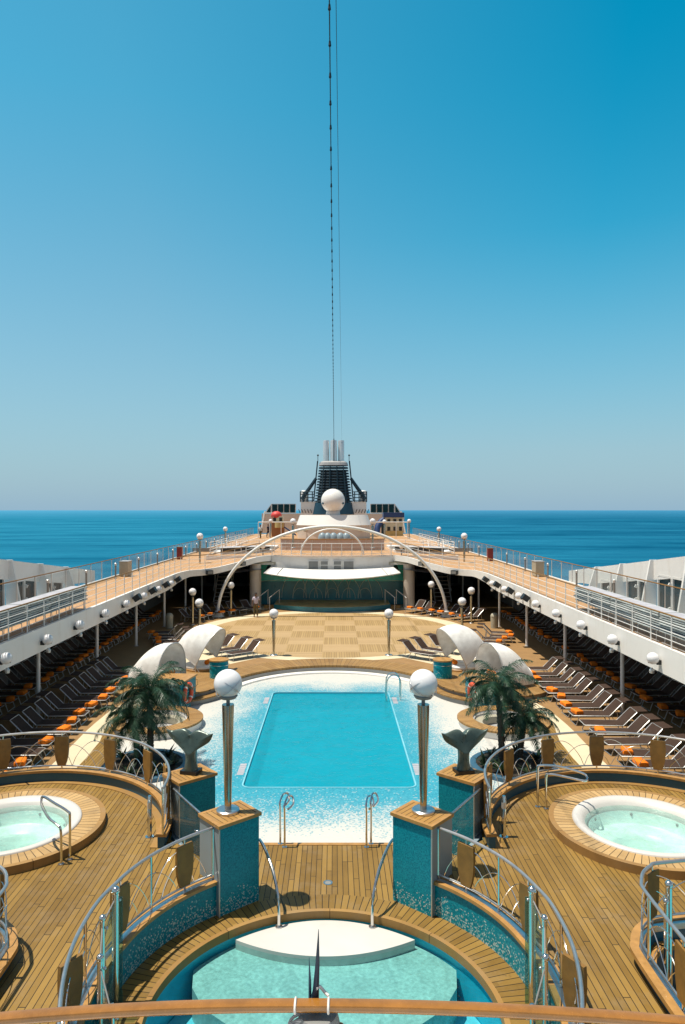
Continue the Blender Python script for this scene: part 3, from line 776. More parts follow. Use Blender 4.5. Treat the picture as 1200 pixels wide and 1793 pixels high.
# ------------------------------------------------------------------ whale tail sculptures
def tail(label, loc, rz, flip):
    t = thing('whale_tail_sculpture', label, 'sculpture', loc, rz)
    obj('plinth', MB().box((0, 0, .035), (.36, .28, .07)), mt['black'], t)
    out = smoothline([(.15, 0, .06), (.12, 0, .18), (.108, 0, .32), (.115, 0, .42), (.13, 0, .49), (.21, 0, .54), (.32, 0, .59), (.42, 0, .66), (.49, 0, .75), (.54, 0, .865)], 5) + smoothline([(.525, 0, .864), (.43, 0, .835), (.32, 0, .86), (.19, 0, .885), (.09, 0, .865), (.03, 0, .81), (.0, 0, .78)], 5)
    nv_ = len(out) - 1; k0 = 40
    cen = [(0, 0, .06 + (.79 - .06) * (i / nv_) ** .8) for i in range(nv_ + 1)]
    m = MB()
    for s in (-1, 1):
        for f in (-1, 1):
            def P(u, v):
                i = min(nv_, int(round(v * nv_))); o, c = out[i], cen[i]
                x = c[0] + (o[0] - c[0]) * u; z = c[2] + (o[2] - c[2]) * u
                hgt = max(0, min(1, (z - .42) / .36))
                T = .125 - .04 * hgt
                th = T * math.sqrt(max(0, 1 - u ** 2.4)) * (1 - .35 * hgt * (1 - u) ** 3) * (1 - .35 * (x / .48) ** 2)
                return (s * x, f * th - .05 * (x / .45) ** 2 * hgt, z)
            m.grid(P, 10, nv_)
    o = obj('tail', m, mt['bronze'], t, smooth=60, weld=.004)
    sm = o.modifiers.new('sub', 'SUBSURF'); sm.levels = 1; sm.render_levels = 1
    return t
tail('left green bronze whale tail, one fluke pointing at the pool', (-2.74, 14.12, PZ + .005), R(-16), 0)
tail('right green bronze whale tail, wide fluke towards the pool', (2.76, 14.15, PZ + .005), R(16), 1)
# ------------------------------------------------------------------ gates, handrails near the pillars
for sg, nm in ((-1, 'left'), (1, 'right')):
    A = Vector((sg * 2.02, 12.25)); B = Vector((sg * 2.98, 13.62)); d = (B - A).normalized(); mid = (A + B) / 2
    g = thing('glass_gate', f'glass gate panel between the two {nm} mosaic pillars', 'gate', (mid.x, mid.y, JZ))
    ang = math.atan2(d.y, d.x); L = (B - A).length
    obj('pane', MB().box((mid.x, mid.y, JZ + .48), (L, .012, .78), ang), mt['gateglass'], g, True, 0)
    obj('top_rail', MB().tube([(A.x, A.y, JZ + .88), (B.x, B.y, JZ + .92)], .022), mt['steel'], g, True)
    obj('knob', MB().sphere((mid.x - sg * .2 + .0, mid.y - .42, JZ + .6), .035, 14, 8).tube([(mid.x - sg * .2, mid.y - .42, JZ + .6), (mid.x - sg * .14, mid.y - .36, JZ + .6)], .012), mt['chrome'], g, True)
    p = thing('gate_post', f'chrome gate post with a white tag on the teak deck beside the {nm} teal pillar', 'post', (sg * 3.44, 13.6, JZ))
    obj('post', MB().lathe([(.085, 0), (.085, .015), (.045, .02), (.042, .78), (.03, .80), (.001, .80)], n=20), mt['chrome'], p)
    obj('tag', MB().lathe([(.047, .56), (.047, .68)], n=20), mt['alu'], p)
    h = thing('pool_handrail', f'curved chrome handrail from the {nm} lamp pillar down to the white island', 'handrail', (sg * .78, 11.68, .845))
    obj('rail', MB().tube(smoothline([(sg * 1.2, 12.62, 1.86), (sg * 1.1, 12.42, 1.82), (sg * .92, 12.05, 1.62), (sg * .81, 11.78, 1.36), (sg * .78, 11.69, 1.1), (sg * .78, 11.68, .85)], 6), .026, 10), mt['chrome'], h, True)
    obj('foot_plate', MB().lathe([(.001, .016), (.06, .016), (.06, 0)], (sg * .78, 11.68, .846), 20), mt['steel'], h, True)
    s = thing('stair_handrail', f'{nm} pair of looped chrome handrails at the head of the steps to the pool', 'handrail', (sg * .93, 14.25, LZ))
    for dx, yy in ((0, 14.2), (.10, 14.34)):
        x = sg * (.86 + dx) if sg < 0 else .80 + dx
        obj('rail', MB().tube(smoothline([(x, yy, LZ), (x, yy, LZ + .7), (x - .01, yy + .03, LZ + .84), (x + .04, yy + .3, LZ + .90), (x + .13, yy + .42, LZ + .86), (x + .16, yy + .3, LZ + .76), (x + .06, yy + .12, LZ + .72)], 5), .021, 8), mt['chrome'], s, True)
        obj('foot_plate', MB().lathe([(.001, .012), (.05, .012), (.05, 0)], (x, yy, LZ + .001), 18), mt['steel'], s, True)
# ------------------------------------------------------------------ hot tubs
for sg, nm in ((-1, 'left'), (1, 'right')):
    c = (sg * JC[0], JC[1]); TZ = JZ + .155
    t = thing('hot_tub', f'{nm} round white hot tub with pale green water set in a teak ring', 'hot tub', (c[0], c[1], JZ))
    obj('teak_ring', MB().ring(c, 1.345, 1.70, TZ - .06, TZ - .003, 110), mt['teak_j1' if sg < 0 else 'teak_j2'], t, True)
    obj('ring_edge', MB().ring(c, 1.701, 1.80, JZ + .001, TZ, 110), teak('tub_edge', 'arc', c=c, w=3, seam=0, A=(.26, .14, .045), B=(.38, .225, .08), length=3.1), t, True)
    sh = obj('tub_shell', MB().lathe([(1.345, -.1), (1.345, .01), (1.32, .035), (1.22, .03), (1.12, -.03), (1.06, -.16), (1.02, -.42), (.98, -.46), (.66, -.48), (.60, -.55), (.56, -.92), (.001, -.94)], (c[0], c[1], TZ), 80), mt['fibre'], t, True, 60)
    obj('water_surface', MB().add([(p[0], p[1], TZ - .085) for p in circle(c, 1.095, 60)], [tuple(range(60))]), mt['water_j'], t, True, 0)
    for k in range(7):
        a = 2 * PI * k / 7 + .5
        obj('jet', MB().sphere((c[0] + 1.03 * cos(a), c[1] + 1.03 * sin(a), TZ - .24), .035, 10, 6), mt['midgrey'], t, True)
    obj('inner_lining', MB().lathe([(1.03, -.17), (.99, -.40), (.95, -.43), (.64, -.45), (.575, -.53), (.535, -.88), (.001, -.90)], (c[0], c[1], TZ), 80), mt['tubin'], t, True, 60)
    h = thing('tub_handrail', f'pair of bent chrome handrails beside the {nm} hot tub', 'handrail', (sg * 4.6, 12.7 if sg < 0 else 14.95, JZ))
    if sg < 0:
        rails = [[(-4.66, 12.72, JZ), (-4.66, 12.72, JZ + .75), (-4.70, 12.74, JZ + .86), (-5.0, 12.92, JZ + .93), (-5.28, 13.1, JZ + .98), (-5.34, 13.12, JZ + .93), (-5.27, 13.0, JZ + .84), (-5.06, 12.76, JZ + .74), (-4.84, 12.60, JZ + .68), (-4.76, 12.56, JZ + .58), (-4.75, 12.55, JZ)]]
    else:
        rails = [[(4.50, 14.98, JZ), (4.50, 14.98, JZ + .78), (4.54, 14.98, JZ + .88), (4.9, 14.92, JZ + .89), (5.33, 14.72, JZ + .83), (5.42, 14.62, JZ + .78), (5.33, 14.5, JZ + .74), (5.0, 14.72, JZ + .74), (4.72, 14.86, JZ + .74), (4.65, 14.88, JZ + .66), (4.65, 14.88, JZ)]]
    for pts in rails: obj('rail', MB().tube(smoothline(pts, 5), .024, 10), mt['chrome'], h, True)
    for p in (rails[0][0], rails[0][-1]): obj('foot_plate', MB().lathe([(.001, .012), (.055, .012), (.055, 0)], (p[0], p[1], JZ + .001), 18), mt['steel'], h, True)
p = thing('gate_post', 'stout chrome post beside the kerb at the right edge of the right tub deck', 'post', (8.05, 15.6, JZ))
obj('post', MB().lathe([(.1, 0), (.1, .02), (.06, .025), (.056, 1.05), (.04, 1.08), (.001, 1.08)], n=20), mt['chrome'], p)
obj('tag', MB().lathe([(.061, .74), (.061, .95)], n=20), mt['alu'], p)
# ------------------------------------------------------------------ stair balustrades with ball topped poles
for sg, nm in ((-1, 'left'), (1, 'right')):
    t = thing('stair_balustrade', f'ball topped chrome poles with glass panels at the {nm} side of the wading pool', 'balustrade', (sg * 2.8, 9.2, LZ))
    poles = [((sg * 2.885, 9.70), LZ, 2.50, .05), ((sg * 2.93, 9.28), .9, 2.36, .035), ((sg * 2.76, 8.68), .8, 2.22, .035), ((sg * 2.5, 8.32), .7, 1.86, .035)]
    for k, ((x, y), z0, z1, r) in enumerate(poles):
        obj('pole', MB().tube([(x, y, z0), (x, y, z1)], r, 14), mt['chrome'], t, True)
        obj('ball_cap', MB().sphere((x, y, z1 + .03), r + .012, 16, 10), mt['chrome'], t, True)
        obj('clamp', MB().sphere((x - sg * .06, y, z1 - .1), .022, 10, 6), mt['steel'], t, True)
    gq = obj('glass_fin', MB().box((poles[0][0][0] + sg * .0 - sg * .075, 9.70, (LZ + 2.44) / 2), (.045, .012, 2.44 - LZ)), mt['glassteal'], t, True, 0)
    for a, b in ((0, 1), (1, 2), (2, 3)):
        (xa, ya), z0, za, _ = poles[a]; (xb, yb), z2, zb, _ = poles[b]
        v = Vector((xb - xa, yb - ya)); v = v.normalized() * .05
        obj('glass_panel', MB().add([(xa + v.x, ya + v.y, z0 + .1), (xb - v.x, yb - v.y, z2 + .1), (xb - v.x, yb - v.y, zb - .12), (xa + v.x, ya + v.y, za - .12)], [(0, 1, 2, 3)]), mt['glassteal'], t, True, 0)
        obj('cable', MB().tube([(xa, ya, za - .08), (xb, yb, zb - .05)], .01, 6), mt['midgrey'], t, True)
    # stair well kerb at the outer front of the tub deck
    line = [(4.37, 3.6), (4.37, 7.0), (4.36, 9.4), (4.44, 9.9), (4.72, 10.28), (5.2, 10.45), (8.0, 10.85), (11.6, 11.36)]
    line = smoothline([(p[0], p[1], 0) for p in line], 8)
    line = [(sg * p[0], p[1]) for p in line]
    k = thing('stairwell_kerb', f'S curved teak capped kerb with blue sides around the {nm} front stairwell', 'kerb', (sg * 4.37, 9.4, JZ))
    a, b = (-.10, .0) if sg > 0 else (0, .10)
    obj('blue_face', MB().wall(line, JZ - .3, 1.63, -.09, .0) if sg > 0 else MB().wall(line, JZ - .3, 1.63, 0, .09), mt['kerbblue'], k, True)
    s1 = (lambda u, v: (-v, -u)) if sg > 0 else (lambda u, v: (u, v))
    obj('cap', MB().wall(line, 1.631, 1.70, *((-.02, .10) if sg > 0 else (-.10, .02))), mt['cap'], k, True)
    obj('metal_strip', MB().wall(line, 1.60, 1.685, *((-.10, -.022) if sg > 0 else (.022, .10))), mt['steel'], k, True)
    obj('inner_cap', MB().wall(line, 1.40, 1.46, *((-.24, -.14) if sg > 0 else (.14, .24))), mt['cap'], k, True)
    obj('inner_wall', MB().wall(line, .2, 1.398, *((-.23, -.15) if sg > 0 else (.15, .23))), mt['kerbblue'], k, True)
    struct(obj('stairwell_floor', MB().box((sg * 8.2, 7.0, .75), (7.6, 7.0, .1)), mt['teak']))
    pd = thing('plunge_pool', f'small pool of blue water inside the {nm} front stairwell', 'pool', (sg * 6.2, 8.6, .8))
    obj('basin', MB().prism([(sg * 5.0, 6.2), (sg * 11, 6.2), (sg * 11, 9.9), (sg * 5.0, 9.4)][::sg], .81, 1.0), mt['wadebench'], pd, True)
    obj('water_surface', MB().add([(sg * 5.05, 6.2, 1.06), (sg * 10.9, 6.2, 1.06), (sg * 10.9, 9.85, 1.06), (sg * 5.05, 9.35, 1.06)], [(0, 1, 2, 3)]), mt['water_w'], pd, True, 0)
    obj('edge', MB().wall([(sg * 5.0, 6.2), (sg * 5.0, 9.4), (sg * 11, 9.9)], .81, 1.10, -.05, .05), mt['steel'], pd, True)
    shield_rail('shield_railing', f'S curved chrome railing with teak shields around the {nm} front stairwell', [(p[0] + sg * .05, p[1]) for p in line], 1.70,
                (.24, .36, .505, .60, .75), arcset(9), (.02, .43, .98))
    q = thing('stair_pole', f'tall ball topped chrome pole inside the {nm} front stairwell', 'post', (sg * 4.82, 9.78, .8))
    obj('pole', MB().tube([(sg * 4.82, 9.78, .8), (sg * 4.82, 9.78, 2.55)], .045, 14), mt['chrome'], q, True)
    obj('pole', MB().tube([(sg * 4.74, 9.7, .8), (sg * 4.74, 9.7, 2.36)], .03, 12), mt['chrome'], q, True)
    obj('ball_cap', MB().sphere((sg * 4.82, 9.78, 2.57), .058, 16, 10), mt['chrome'], q, True)
    obj('ball_cap', MB().sphere((sg * 4.74, 9.7, 2.38), .042, 16, 10), mt['chrome'], q, True)
# ------------------------------------------------------------------ teak handrail at the viewer's deck
RY, RZ = 2.6, 5.96
th = thing('teak_handrail', 'wide varnished teak handrail crossing the bottom of the view', 'handrail', (0, RY, 4.9))
bow = lambda x: RY - (.062 if x < 0 else .046) * x * x
rl = [(x, bow(x), RZ) for x in [-2.0 + 4.0 * i / 48 for i in range(49)]]
sec = [(-.020, -.013), (.0, -.019), (.020, -.013), (.026, .0), (.021, .013), (.0, .017), (-.021, .013), (-.026, .0)]
vs = []; N_ = len(sec)
for x, y, z in rl:
    for a, b_ in sec: vs.append((x, y + a, z + b_))
fs = [(i * N_ + k, i * N_ + (k + 1) % N_, (i + 1) * N_ + (k + 1) % N_, (i + 1) * N_ + k) for i in range(48) for k in range(N_)]
obj('rail', MB().add(vs, fs + [tuple(range(N_)), tuple(range(48 * N_, 49 * N_))]), mt['varnish'], th, True, 50)
for x in (-1.75, 1.75): obj('post', MB().tube([(x, bow(x), 4.9), (x, bow(x), RZ - .02)], .02), mt['steel'], th, True)
struct(obj('viewing_deck', MB().box((0, -1.2, 4.8), (9, 7.8, .2)), mt['white']))
X0, SY, SZ = .072, RY + .04, RZ - .03
sp = thing('rail_spike', 'dark blue tapered spike bracket tied to the teak handrail with white ties', 'bracket', (X0, SY, SZ - .05))
obj('spike', MB().tube([(X0 - .006, SY, SZ - .10), (X0 - .004, SY, SZ + .03), (X0, SY, SZ + .06), (X0 + .006, SY + .003, SZ + .16), (X0 + .010, SY + .006, SZ + .285)], [.017, .016, .012, .008, .001], 10), mt['spike'], sp, True)
obj('side_spike', MB().tube([(X0 - .022, SY + .01, SZ - .06), (X0 - .023, SY + .01, SZ + .09), (X0 - .026, SY + .013, SZ + .175)], [.007, .005, .0008], 8), mt['navy'], sp, True)
obj('body', MB().lathe([(.001, 0), (.07, -.005), (.08, -.04), (.065, -.11), (.04, -.18), (.001, -.18)], (X0 + .01, SY - .02, RZ - .035), 24), mt['midgrey'], sp, True)
for x in (X0 - .075, X0 + .048):
    obj('tie', MB().tube([(x + .001 * cos(a), RY + .030 * cos(a), RZ + .021 * sin(a)) for a in [2 * PI * i / 20 for i in range(20)]], .0045, 6, True), mt['rope'], sp, True)
obj('cord', MB().tube(smoothline([(X0 + .048, RY + .03, RZ + .015), (X0 + .034, RY + .04, RZ + .022), (X0 + .014, RY + .045, RZ + .04), (X0 + .002, RY + .03, RZ + .042)], 5), .006, 6), mt['rope'], sp, True)
cl = []
for i in range(70):
    a = i * .32; cl.append((X0 - .05 + .05 * cos(a), RY + .015 * sin(a * .7), RZ - .085 + .045 * sin(a) - .0003 * i))
obj('cable_coil', MB().tube(cl, .006, 6), mt['grey'], sp, True)
for s_ in (-1, 1): obj('clip', MB().sphere((X0 + .01 + s_ * .08, RY + .02, RZ - .10), .02, 12, 8), mt['panel'], sp, True)
# ------------------------------------------------------------------ round pads, whirl rings, bars, canopies
for sg, nm in ((-1, 'left'), (1, 'right')):
    c = (sg * 7.2, 31.0)
    t = thing('round_pad', f'stepped round teak pad under the {nm} pair of white canopies', 'platform', (c[0], c[1], BZ))
    obj('lower_step', MB().ring(c, .01, 2.85, BZ - .01, -.02, 90), mt['midgrey'], t, True)
    obj('lower_tread', MB().ring(c, 2.0, 2.9, -.019, .035, 90), teak('pad_teak', 'radial', c=c, n=150, w=.12, A=(.25, .135, .04), B=(.38, .22, .075)), t, True)
    obj('riser', MB().ring(c, .01, 2.5, .036, .17, 90), mt['midgrey'], t, True)
    obj('top', MB().ring(c, .01, 2.55, .171, .22, 90), teak('pad_top', 'rot', n=R(sg * 30), w=.12, A=(.25, .135, .04), B=(.38, .22, .075)), t, True)
    c = (sg * RC[0], RC[1])
    t = thing('whirl_ring', f'round teak seat ring around a grey fibreglass bowl beside the {nm} palms', 'whirlpool', (c[0], c[1], BZ))
    obj('base', MB().ring(c, 1.05, 1.62, BZ - .01, .03, 80), mt['white'], t, True)
    obj('teak_ring', MB().ring(c, 1.10, 1.68, .031, .10, 80), teak('ring_teak', 'radial', c=c, n=80, w=.12, A=(.28, .15, .045), B=(.42, .245, .085)), t, True)
    obj('bowl', MB().lathe([(1.10, .08), (1.05, .0), (1.0, -.22), (.6, -.4), (.001, -.42)], (c[0], c[1], 0), 64), mt['grey'], t, True, 60)
    obj('seat_ledge', MB().ring(c, .75, 1.04, -.3, -.06, 64), mt['bin'], t, True)
    # blue planter with plants
    c = (sg * 5.75, 21.75)
    t = thing('round_planter', f'round blue planter of dark soil at the foot of the {nm} palms', 'planter', (c[0], c[1], BZ))
    obj('rim', MB().lathe([(1.36, -.02), (1.36, .12), (1.3, .15), (1.18, .13), (1.14, .02)], (c[0], c[1], BZ), 64), mt['bluerim'], t, True, 60)
    obj('soil', MB().ring(c, .01, 1.17, BZ, BZ + .1, 48), mt['soil'], t, True)
    # bars
    c = (sg * 5.08, 31.8)
    t = thing('round_counter', f'small round turquoise mosaic counter with teak top on the {nm} of the pool', 'counter', (c[0], c[1], .03))
    obj('body', MB().lathe([(.42, -.2), (.42, .94)], (c[0], c[1], .03), 40), mt['barm'], t, True)
    obj('top', MB().lathe([(.001, .995), (.45, .995), (.45, .94), (.001, .94)], (c[0], c[1], .035), 40), mt['cap'], t, True)
    obj('rail_ring', MB().tube([(c[0] + .46 * cos(a), c[1] + .46 * sin(a), .80) for a in [2 * PI * i / 32 for i in range(32)]], .012, 6, True), mt['chrome'], t, True)
    q = [(5.9, 27.6), (6.9, 27.9), (7.1, 29.2), (5.6, 29.1)]; q = [(sg * a, b) for a, b in q]
    t = thing('mosaic_counter', f'angular blue mosaic counter with teak top beside the {nm} palms', 'counter', (sg * 6.1, 28.7, BZ))
    obj('body', MB().prism(q, BZ, .92), mt['barm'], t, True, 0)
    qq = [(sg * a, b) for a, b in [(5.87, 27.53), (6.95, 27.85), (7.17, 29.26), (5.54, 29.16)]]
    obj('top', MB().prism(qq, .921, .985), mt['cap'], t, True, 0)
    obj('towel_rail', MB().tube([(sg * 5.62, 29.0, .8), (sg * 5.5, 28.98, .78), (sg * 5.48, 28.9, .6), (sg * 5.66, 28.8, .45)], .014, 6), mt['cap'], t, True)
    e1 = Vector((sg * 5.9, 27.6, 0)); e2 = Vector((sg * 5.6, 29.1, 0)); dv = (e2 - e1).normalized(); nv = Vector((dv.y, -dv.x, 0)) * (1 if sg < 0 else -1)
    nv = nv if nv.x * sg < 0 else -nv
    fc = (e1 + e2) / 2 - dv * .22 + Vector((0, 0, .46)) + nv * .08
    bu = thing('lifebuoy', f'red ring lifebuoy hung on the blue counter by the {nm} palms', 'lifebuoy', (fc.x, fc.y, fc.z - .38))
    tor = MB()
    up3 = Vector((0, 0, 1))
    tor.tube([fc + (dv * cos(a) + up3 * sin(a)) * .34 for a in [2 * PI * i / 36 for i in range(36)]], .085, 12, True)
    obj('ring', tor, mt['buoy'], bu, True)
    for k in range(4):
        a0 = PI / 4 + k * PI / 2
        obj('band', MB().tube([fc + (dv * cos(a) + up3 * sin(a)) * .34 for a in (a0 - .09, a0, a0 + .09)], .088, 12), mt['white2'], bu, True)
# lounge hoods
def make_hood(A0, A1):
    t = thing('canopy', '', 'canopy')
    hw, hh = 1.10, 1.92; a0, a1 = R(A0), R(A1); z0 = .42
    def P(u, v, e=0):
        a = a0 + (a1 - a0) * u; b = PI * v
        r = (hh + e) * math.sin(b) ** .62 * (1 - .06 * u); y = -(hw + e) * cos(b)
        return (r * cos(a), y, z0 + r * sin(a))
    m = MB().grid(lambda u, v: P(u, v), 18, 30)
    m.grid(lambda u, v: P(u, v, -.012), 18, 30)
    obj('fabric', m, mt['canvas'], t, smooth=60)
    for u in (0, 1): obj('hoop', MB().tube([P(u, i / 36) for i in range(37)], .024, 8), mt['alu'], t)
    for s in (-1, 1):
        obj('bracket', MB().tube([(0, s * hw, 0), (0, s * hw, z0 + .03)], .035, 8).tube([(.3, s * hw, 0), (0, s * hw, z0)], .02, 6).tube([(-.3, s * hw, 0), (0, s * hw, z0)], .02, 6), mt['alu'], t)
    obj('centre_rib', MB().tube([P(i / 12, .5, -.015) for i in range(13)], .018, 6), mt['alu'], t)
    return t
def make_barrel():
    t = thing('canopy', '', 'canopy'); hw = 1.14
    def P(u, v, e=0):
        b = PI * v; h = 1.74 * (1 - .58 * u ** 2.6) + e; x = .42 - 1.72 * u - .22 * sin(b) * (1 - u)
        k = hw * (1 - .10 * u * u) + e
        return (x + .30 * sin(b) * (1 - u), -k * math.copysign(abs(cos(b)) ** .9, cos(b)), .12 + h * max(0, sin(b)) ** .72)
    m = MB().grid(lambda u, v: P(u, v), 18, 32); m.grid(lambda u, v: P(u, v, -.014), 18, 32)
    obj('fabric', m, mt['canvas'], t, smooth=60)
    for u in (0, 1): obj('hoop', MB().tube([P(u, i / 40) for i in range(41)], .026, 8), mt['alu'], t)
    obj('back_panel', MB().grid(lambda u, v: (P(1, v)[0] - .02, P(1, v)[1], .12 + (P(1, v)[2] - .12) * u), 4, 24), mt['canvas'], t, smooth=60)
    for s_ in (-1, 1): obj('bracket', MB().tube([(.42, s_ * hw, 0), (.42, s_ * hw, .16)], .04, 8).tube([(-.2, s_ * hw, 0), (.42, s_ * hw, .14)], .022, 6), mt['alu'], t)
    obj('centre_rib', MB().tube([P(i / 12, .5, -.02) for i in range(13)], .02, 6), mt['alu'], t)
    return t
hood0 = make_barrel(); hood1 = make_hood(62, 146); hu = []; hv = []
HG = 'white canvas canopies over the round pads'
place(hood0, hu, (-7.25, 30.5, .22), R(-22), 'white hood canopy with open side to the pool behind the left palm', HG, (.92, .93, .97))
place(hood1, hv, (-6.0, 33.7, .10), R(-19), 'white hood canopy nearest the dance floor on the left', HG, (.9, .92, .95))
place(hood0, hu, (7.25, 30.5, .22), R(202), 'white hood canopy with open side to the pool behind the right palms', HG, (.92, .93, .97))
place(hood1, hv, (6.0, 33.7, .10), R(199), 'white hood canopy nearest the dance floor on the right', HG, (.9, .92, .95))
for sg, nm in ((-1, 'left'), (1, 'right')):
    for (x, y, z, what) in ((7.3, 30.4, .22, 'near'), (6.2, 33.6, .02, 'far')):
        t = thing('day_bed', f'round cream day bed under the {what} white canopy on the {nm}', 'bed', (sg * x, y, z))
        obj('base', MB().lathe([(.001, .30), (.85, .30), (.88, .27), (.88, .02), (.8, 0), (.001, 0)], n=40), mt['cap'], t)
        obj('mattress', MB().lathe([(.001, .42), (.78, .42), (.85, .39), (.85, .32), (.8, .301), (.001, .301)], n=40), mt['canvas'], t)
        b = obj('rolled_towel', MB().lathe([(.001, -.25), (.1, -.25), (.115, -.2), (.115, .2), (.1, .25), (.001, .25)], n=14), mt['orange'])
        b.location = (sg * (x - .35), y - .1, z + .535); b.rotation_euler = (R(90), 0, R(20 * sg))
        tag(b, f'orange rolled towel on the day bed of the {what} {nm} canopy', 'towel', 'orange towels on day beds')
# ------------------------------------------------------------------ palms and plants
def make_palm(name, label, x, y, h, lean, seed, nf=26, L=1.5):
    r = random.Random(seed)
    t = thing('palm_tree', label, 'palm tree', (x, y, BZ + .1))
    tp = [(lean[0] * (i / 8) ** 1.5, lean[1] * (i / 8) ** 1.5, h * i / 8) for i in range(9)]
    fine = smoothline(tp, 5)
    obj('trunk', MB().tube(fine, [.105 - .02 * i / len(fine) + (.012 if i % 2 else -.006) for i in range(len(fine))], 12), mt['bark'], t)
    top = Vector(tp[-1]); m = MB()
    for k in range(nf):
        az = 2 * PI * k / nf * 2.399 * nf / (2 * PI) + r.uniform(-.2, .2)
        el = R(78 - 105 * (k / nf) ** .85 + r.uniform(-8, 8)); l = L * r.uniform(.85, 1.1)
        d = Vector((cos(az), sin(az), 0)); p = top.copy(); pts = [p.copy()]; e = el
        S = 16
        for i in range(S):
            e -= R(4.2 + 3.8 * i / S) * (1.05 if el > 0 else .55)
            p = p + (d * cos(e) + Vector((0, 0, 1)) * sin(e)) * (l / S); pts.append(p.copy())
        m.tube(pts, [.016 * (1 - .85 * i / S) for i in range(S + 1)], 4)
        side = Vector((-d.y, d.x, 0))
        for i in range(2, S + 1):
            for sub in range(6):
                f = i + sub / 6 + r.uniform(-.08, .08)
                if f > S: continue
                a = pts[int(f)]; b = pts[min(S, int(f) + 1)]; q = a.lerp(b, f - int(f)); tan = (b - a).normalized() if (b - a).length > 0 else (pts[-1] - pts[-2]).normalized()
                nn = side.cross(tan).normalized()
                ll = .34 * math.sin(PI * min(1, .12 + .86 * f / S)) ** .7 * r.uniform(.7, 1.12) * (L / 1.5)
                for s in (-1, 1):
                    dv = (side * s * .8 + tan * .62 - nn * .0 + Vector((0, 0, -1)) * r.uniform(.05, .35) + nn * r.uniform(-.25, .55)).normalized()
                    wv = tan * .0085
                    mid = q + dv * ll * .55; tip = q + dv * ll + Vector((0, 0, -.07 * ll / .3))
                    m.add([q - wv, q + wv, mid + wv * .8, tip, mid - wv * .8], [(0, 1, 2, 3, 4)])
    obj('crown', m, mt['leaf'], t, smooth=0)
    return t
make_palm('palm', 'left palm tree with feathery dark fronds, taller of the two by the lifebuoy', -5.62, 22.0, 2.2, (-.05, .1), 3, 34, 1.62)
make_palm('palm', 'shorter palm tree with drooping fronds in front of the left white path', -6.05, 22.1, 1.35, (-.12, -.1), 4, 24, 1.4)
make_palm('palm', 'right palm tree with tall trunk and wide crown before the canopies', 5.42, 22.0, 2.35, (-.12, .1), 5, 32, 1.5)
make_palm('palm', 'shorter dark palm tree leaning right beside the tall right palm', 6.0, 22.1, 1.30, (.2, .1), 6, 28, 1.22)
def make_plant(seed):
    r = random.Random(seed); t = thing('planter_plant', '', 'plant'); m = MB()
    for k in range(20):
        az = r.uniform(0, 2 * PI); el = R(r.uniform(25, 80)); l = r.uniform(.35, .6)
        d = Vector((cos(az) * cos(el), sin(az) * cos(el), sin(el))); s = Vector((-sin(az), cos(az), 0)) * .045
        a = Vector((0, 0, .02)); b = a + d * l * .5; c = a + d * l + Vector((cos(az) * .05, sin(az) * .05, -.06))
        m.add([a - s * .4, a + s * .4, b + s, c, b - s], [(0, 1, 2, 3, 4)])
    obj('leaves', m, mt['leaf2'], t, smooth=0)
    obj('stem', MB().tube([(0, 0, 0), (0, 0, .15)], .02, 6), mt['bark'], t)
    return t
pl0 = make_plant(9); pu = []
for sg, nm in ((-1, 'left'), (1, 'right')):
    for k, (dx, dy, s, wd) in enumerate(((-.95, -.1, 1.0, 'nearest the pool'), (-.6, .55, .9, 'at the far side towards the pool'), (-.55, -.75, 1.1, 'at the near side below the sculpture'), (.2, -.9, 1, 'at the near side under the railing'), (.75, .3, .95, 'on the side away from the pool'), (.3, .9, .85, 'at the far side behind the trunks'))):
        place(pl0, pu, (sg * (5.75 + dx), 21.75 + dy, BZ + .1), k * 1.3 + sg, f'spiky dark green plant in the {nm} blue planter, {wd}', 'spiky plants in the blue planters', (s, s, s))
# ------------------------------------------------------------------ loungers and towels
def make_lounger():
    t = thing('sun_lounger', '', 'sun lounger')
    hx, hz, tx, tz, hw = 1.30, .36, 1.76, .82, .33
    obj('frame', MB().tube([(hx, -hw, hz), (.02, -hw, hz), (0, -hw + .03, hz), (0, hw - .03, hz), (.02, hw, hz), (hx, hw, hz)], .017, 6), mt['alu'], t)
    obj('seat', MB().box((hx / 2, 0, hz + .012), (hx, 2 * hw - .05, .014)), mt['sling'], t, smooth=0)
    ang = math.atan2(tz - hz, tx - hx); L = math.hypot(tx - hx, tz - hz)
    br = obj('backrest', MB().box(((hx + tx) / 2, 0, (hz + tz) / 2 + .012), (L, 2 * hw - .05, .014), 0, -ang), mt['sling'], t, smooth=0)
    obj('back_frame', MB().tube([(hx, -hw, hz), (tx, -hw, tz), (tx + .02, -hw + .03, tz + .015), (tx + .02, hw - .03, tz + .015), (tx, hw, tz), (hx, hw, hz)], .02, 6), mt['alu'], br)
    obj('headrest', MB().box((tx + .19, 0, tz + .035), (.36, 2 * hw - .02, .02), 0, -.06), mt['sling'], br, smooth=0)
    for x, dx in ((.22, -.12), (1.25, .15)):
        obj('leg', MB().tube([(x, -hw, hz), (x + dx, -hw, .02), (x + dx, hw, .02), (x, hw, hz)], .018, 6), mt['alu'], t)
    obj('prop', MB().tube([(tx - .2, -hw + .04, tz - .18), (tx - .12, -hw + .04, .1), (tx - .12, hw - .04, .1), (tx - .2, hw - .04, tz - .18)], .014, 5), mt['alu'], t)
    return t
lg0 = make_lounger(); lu = []
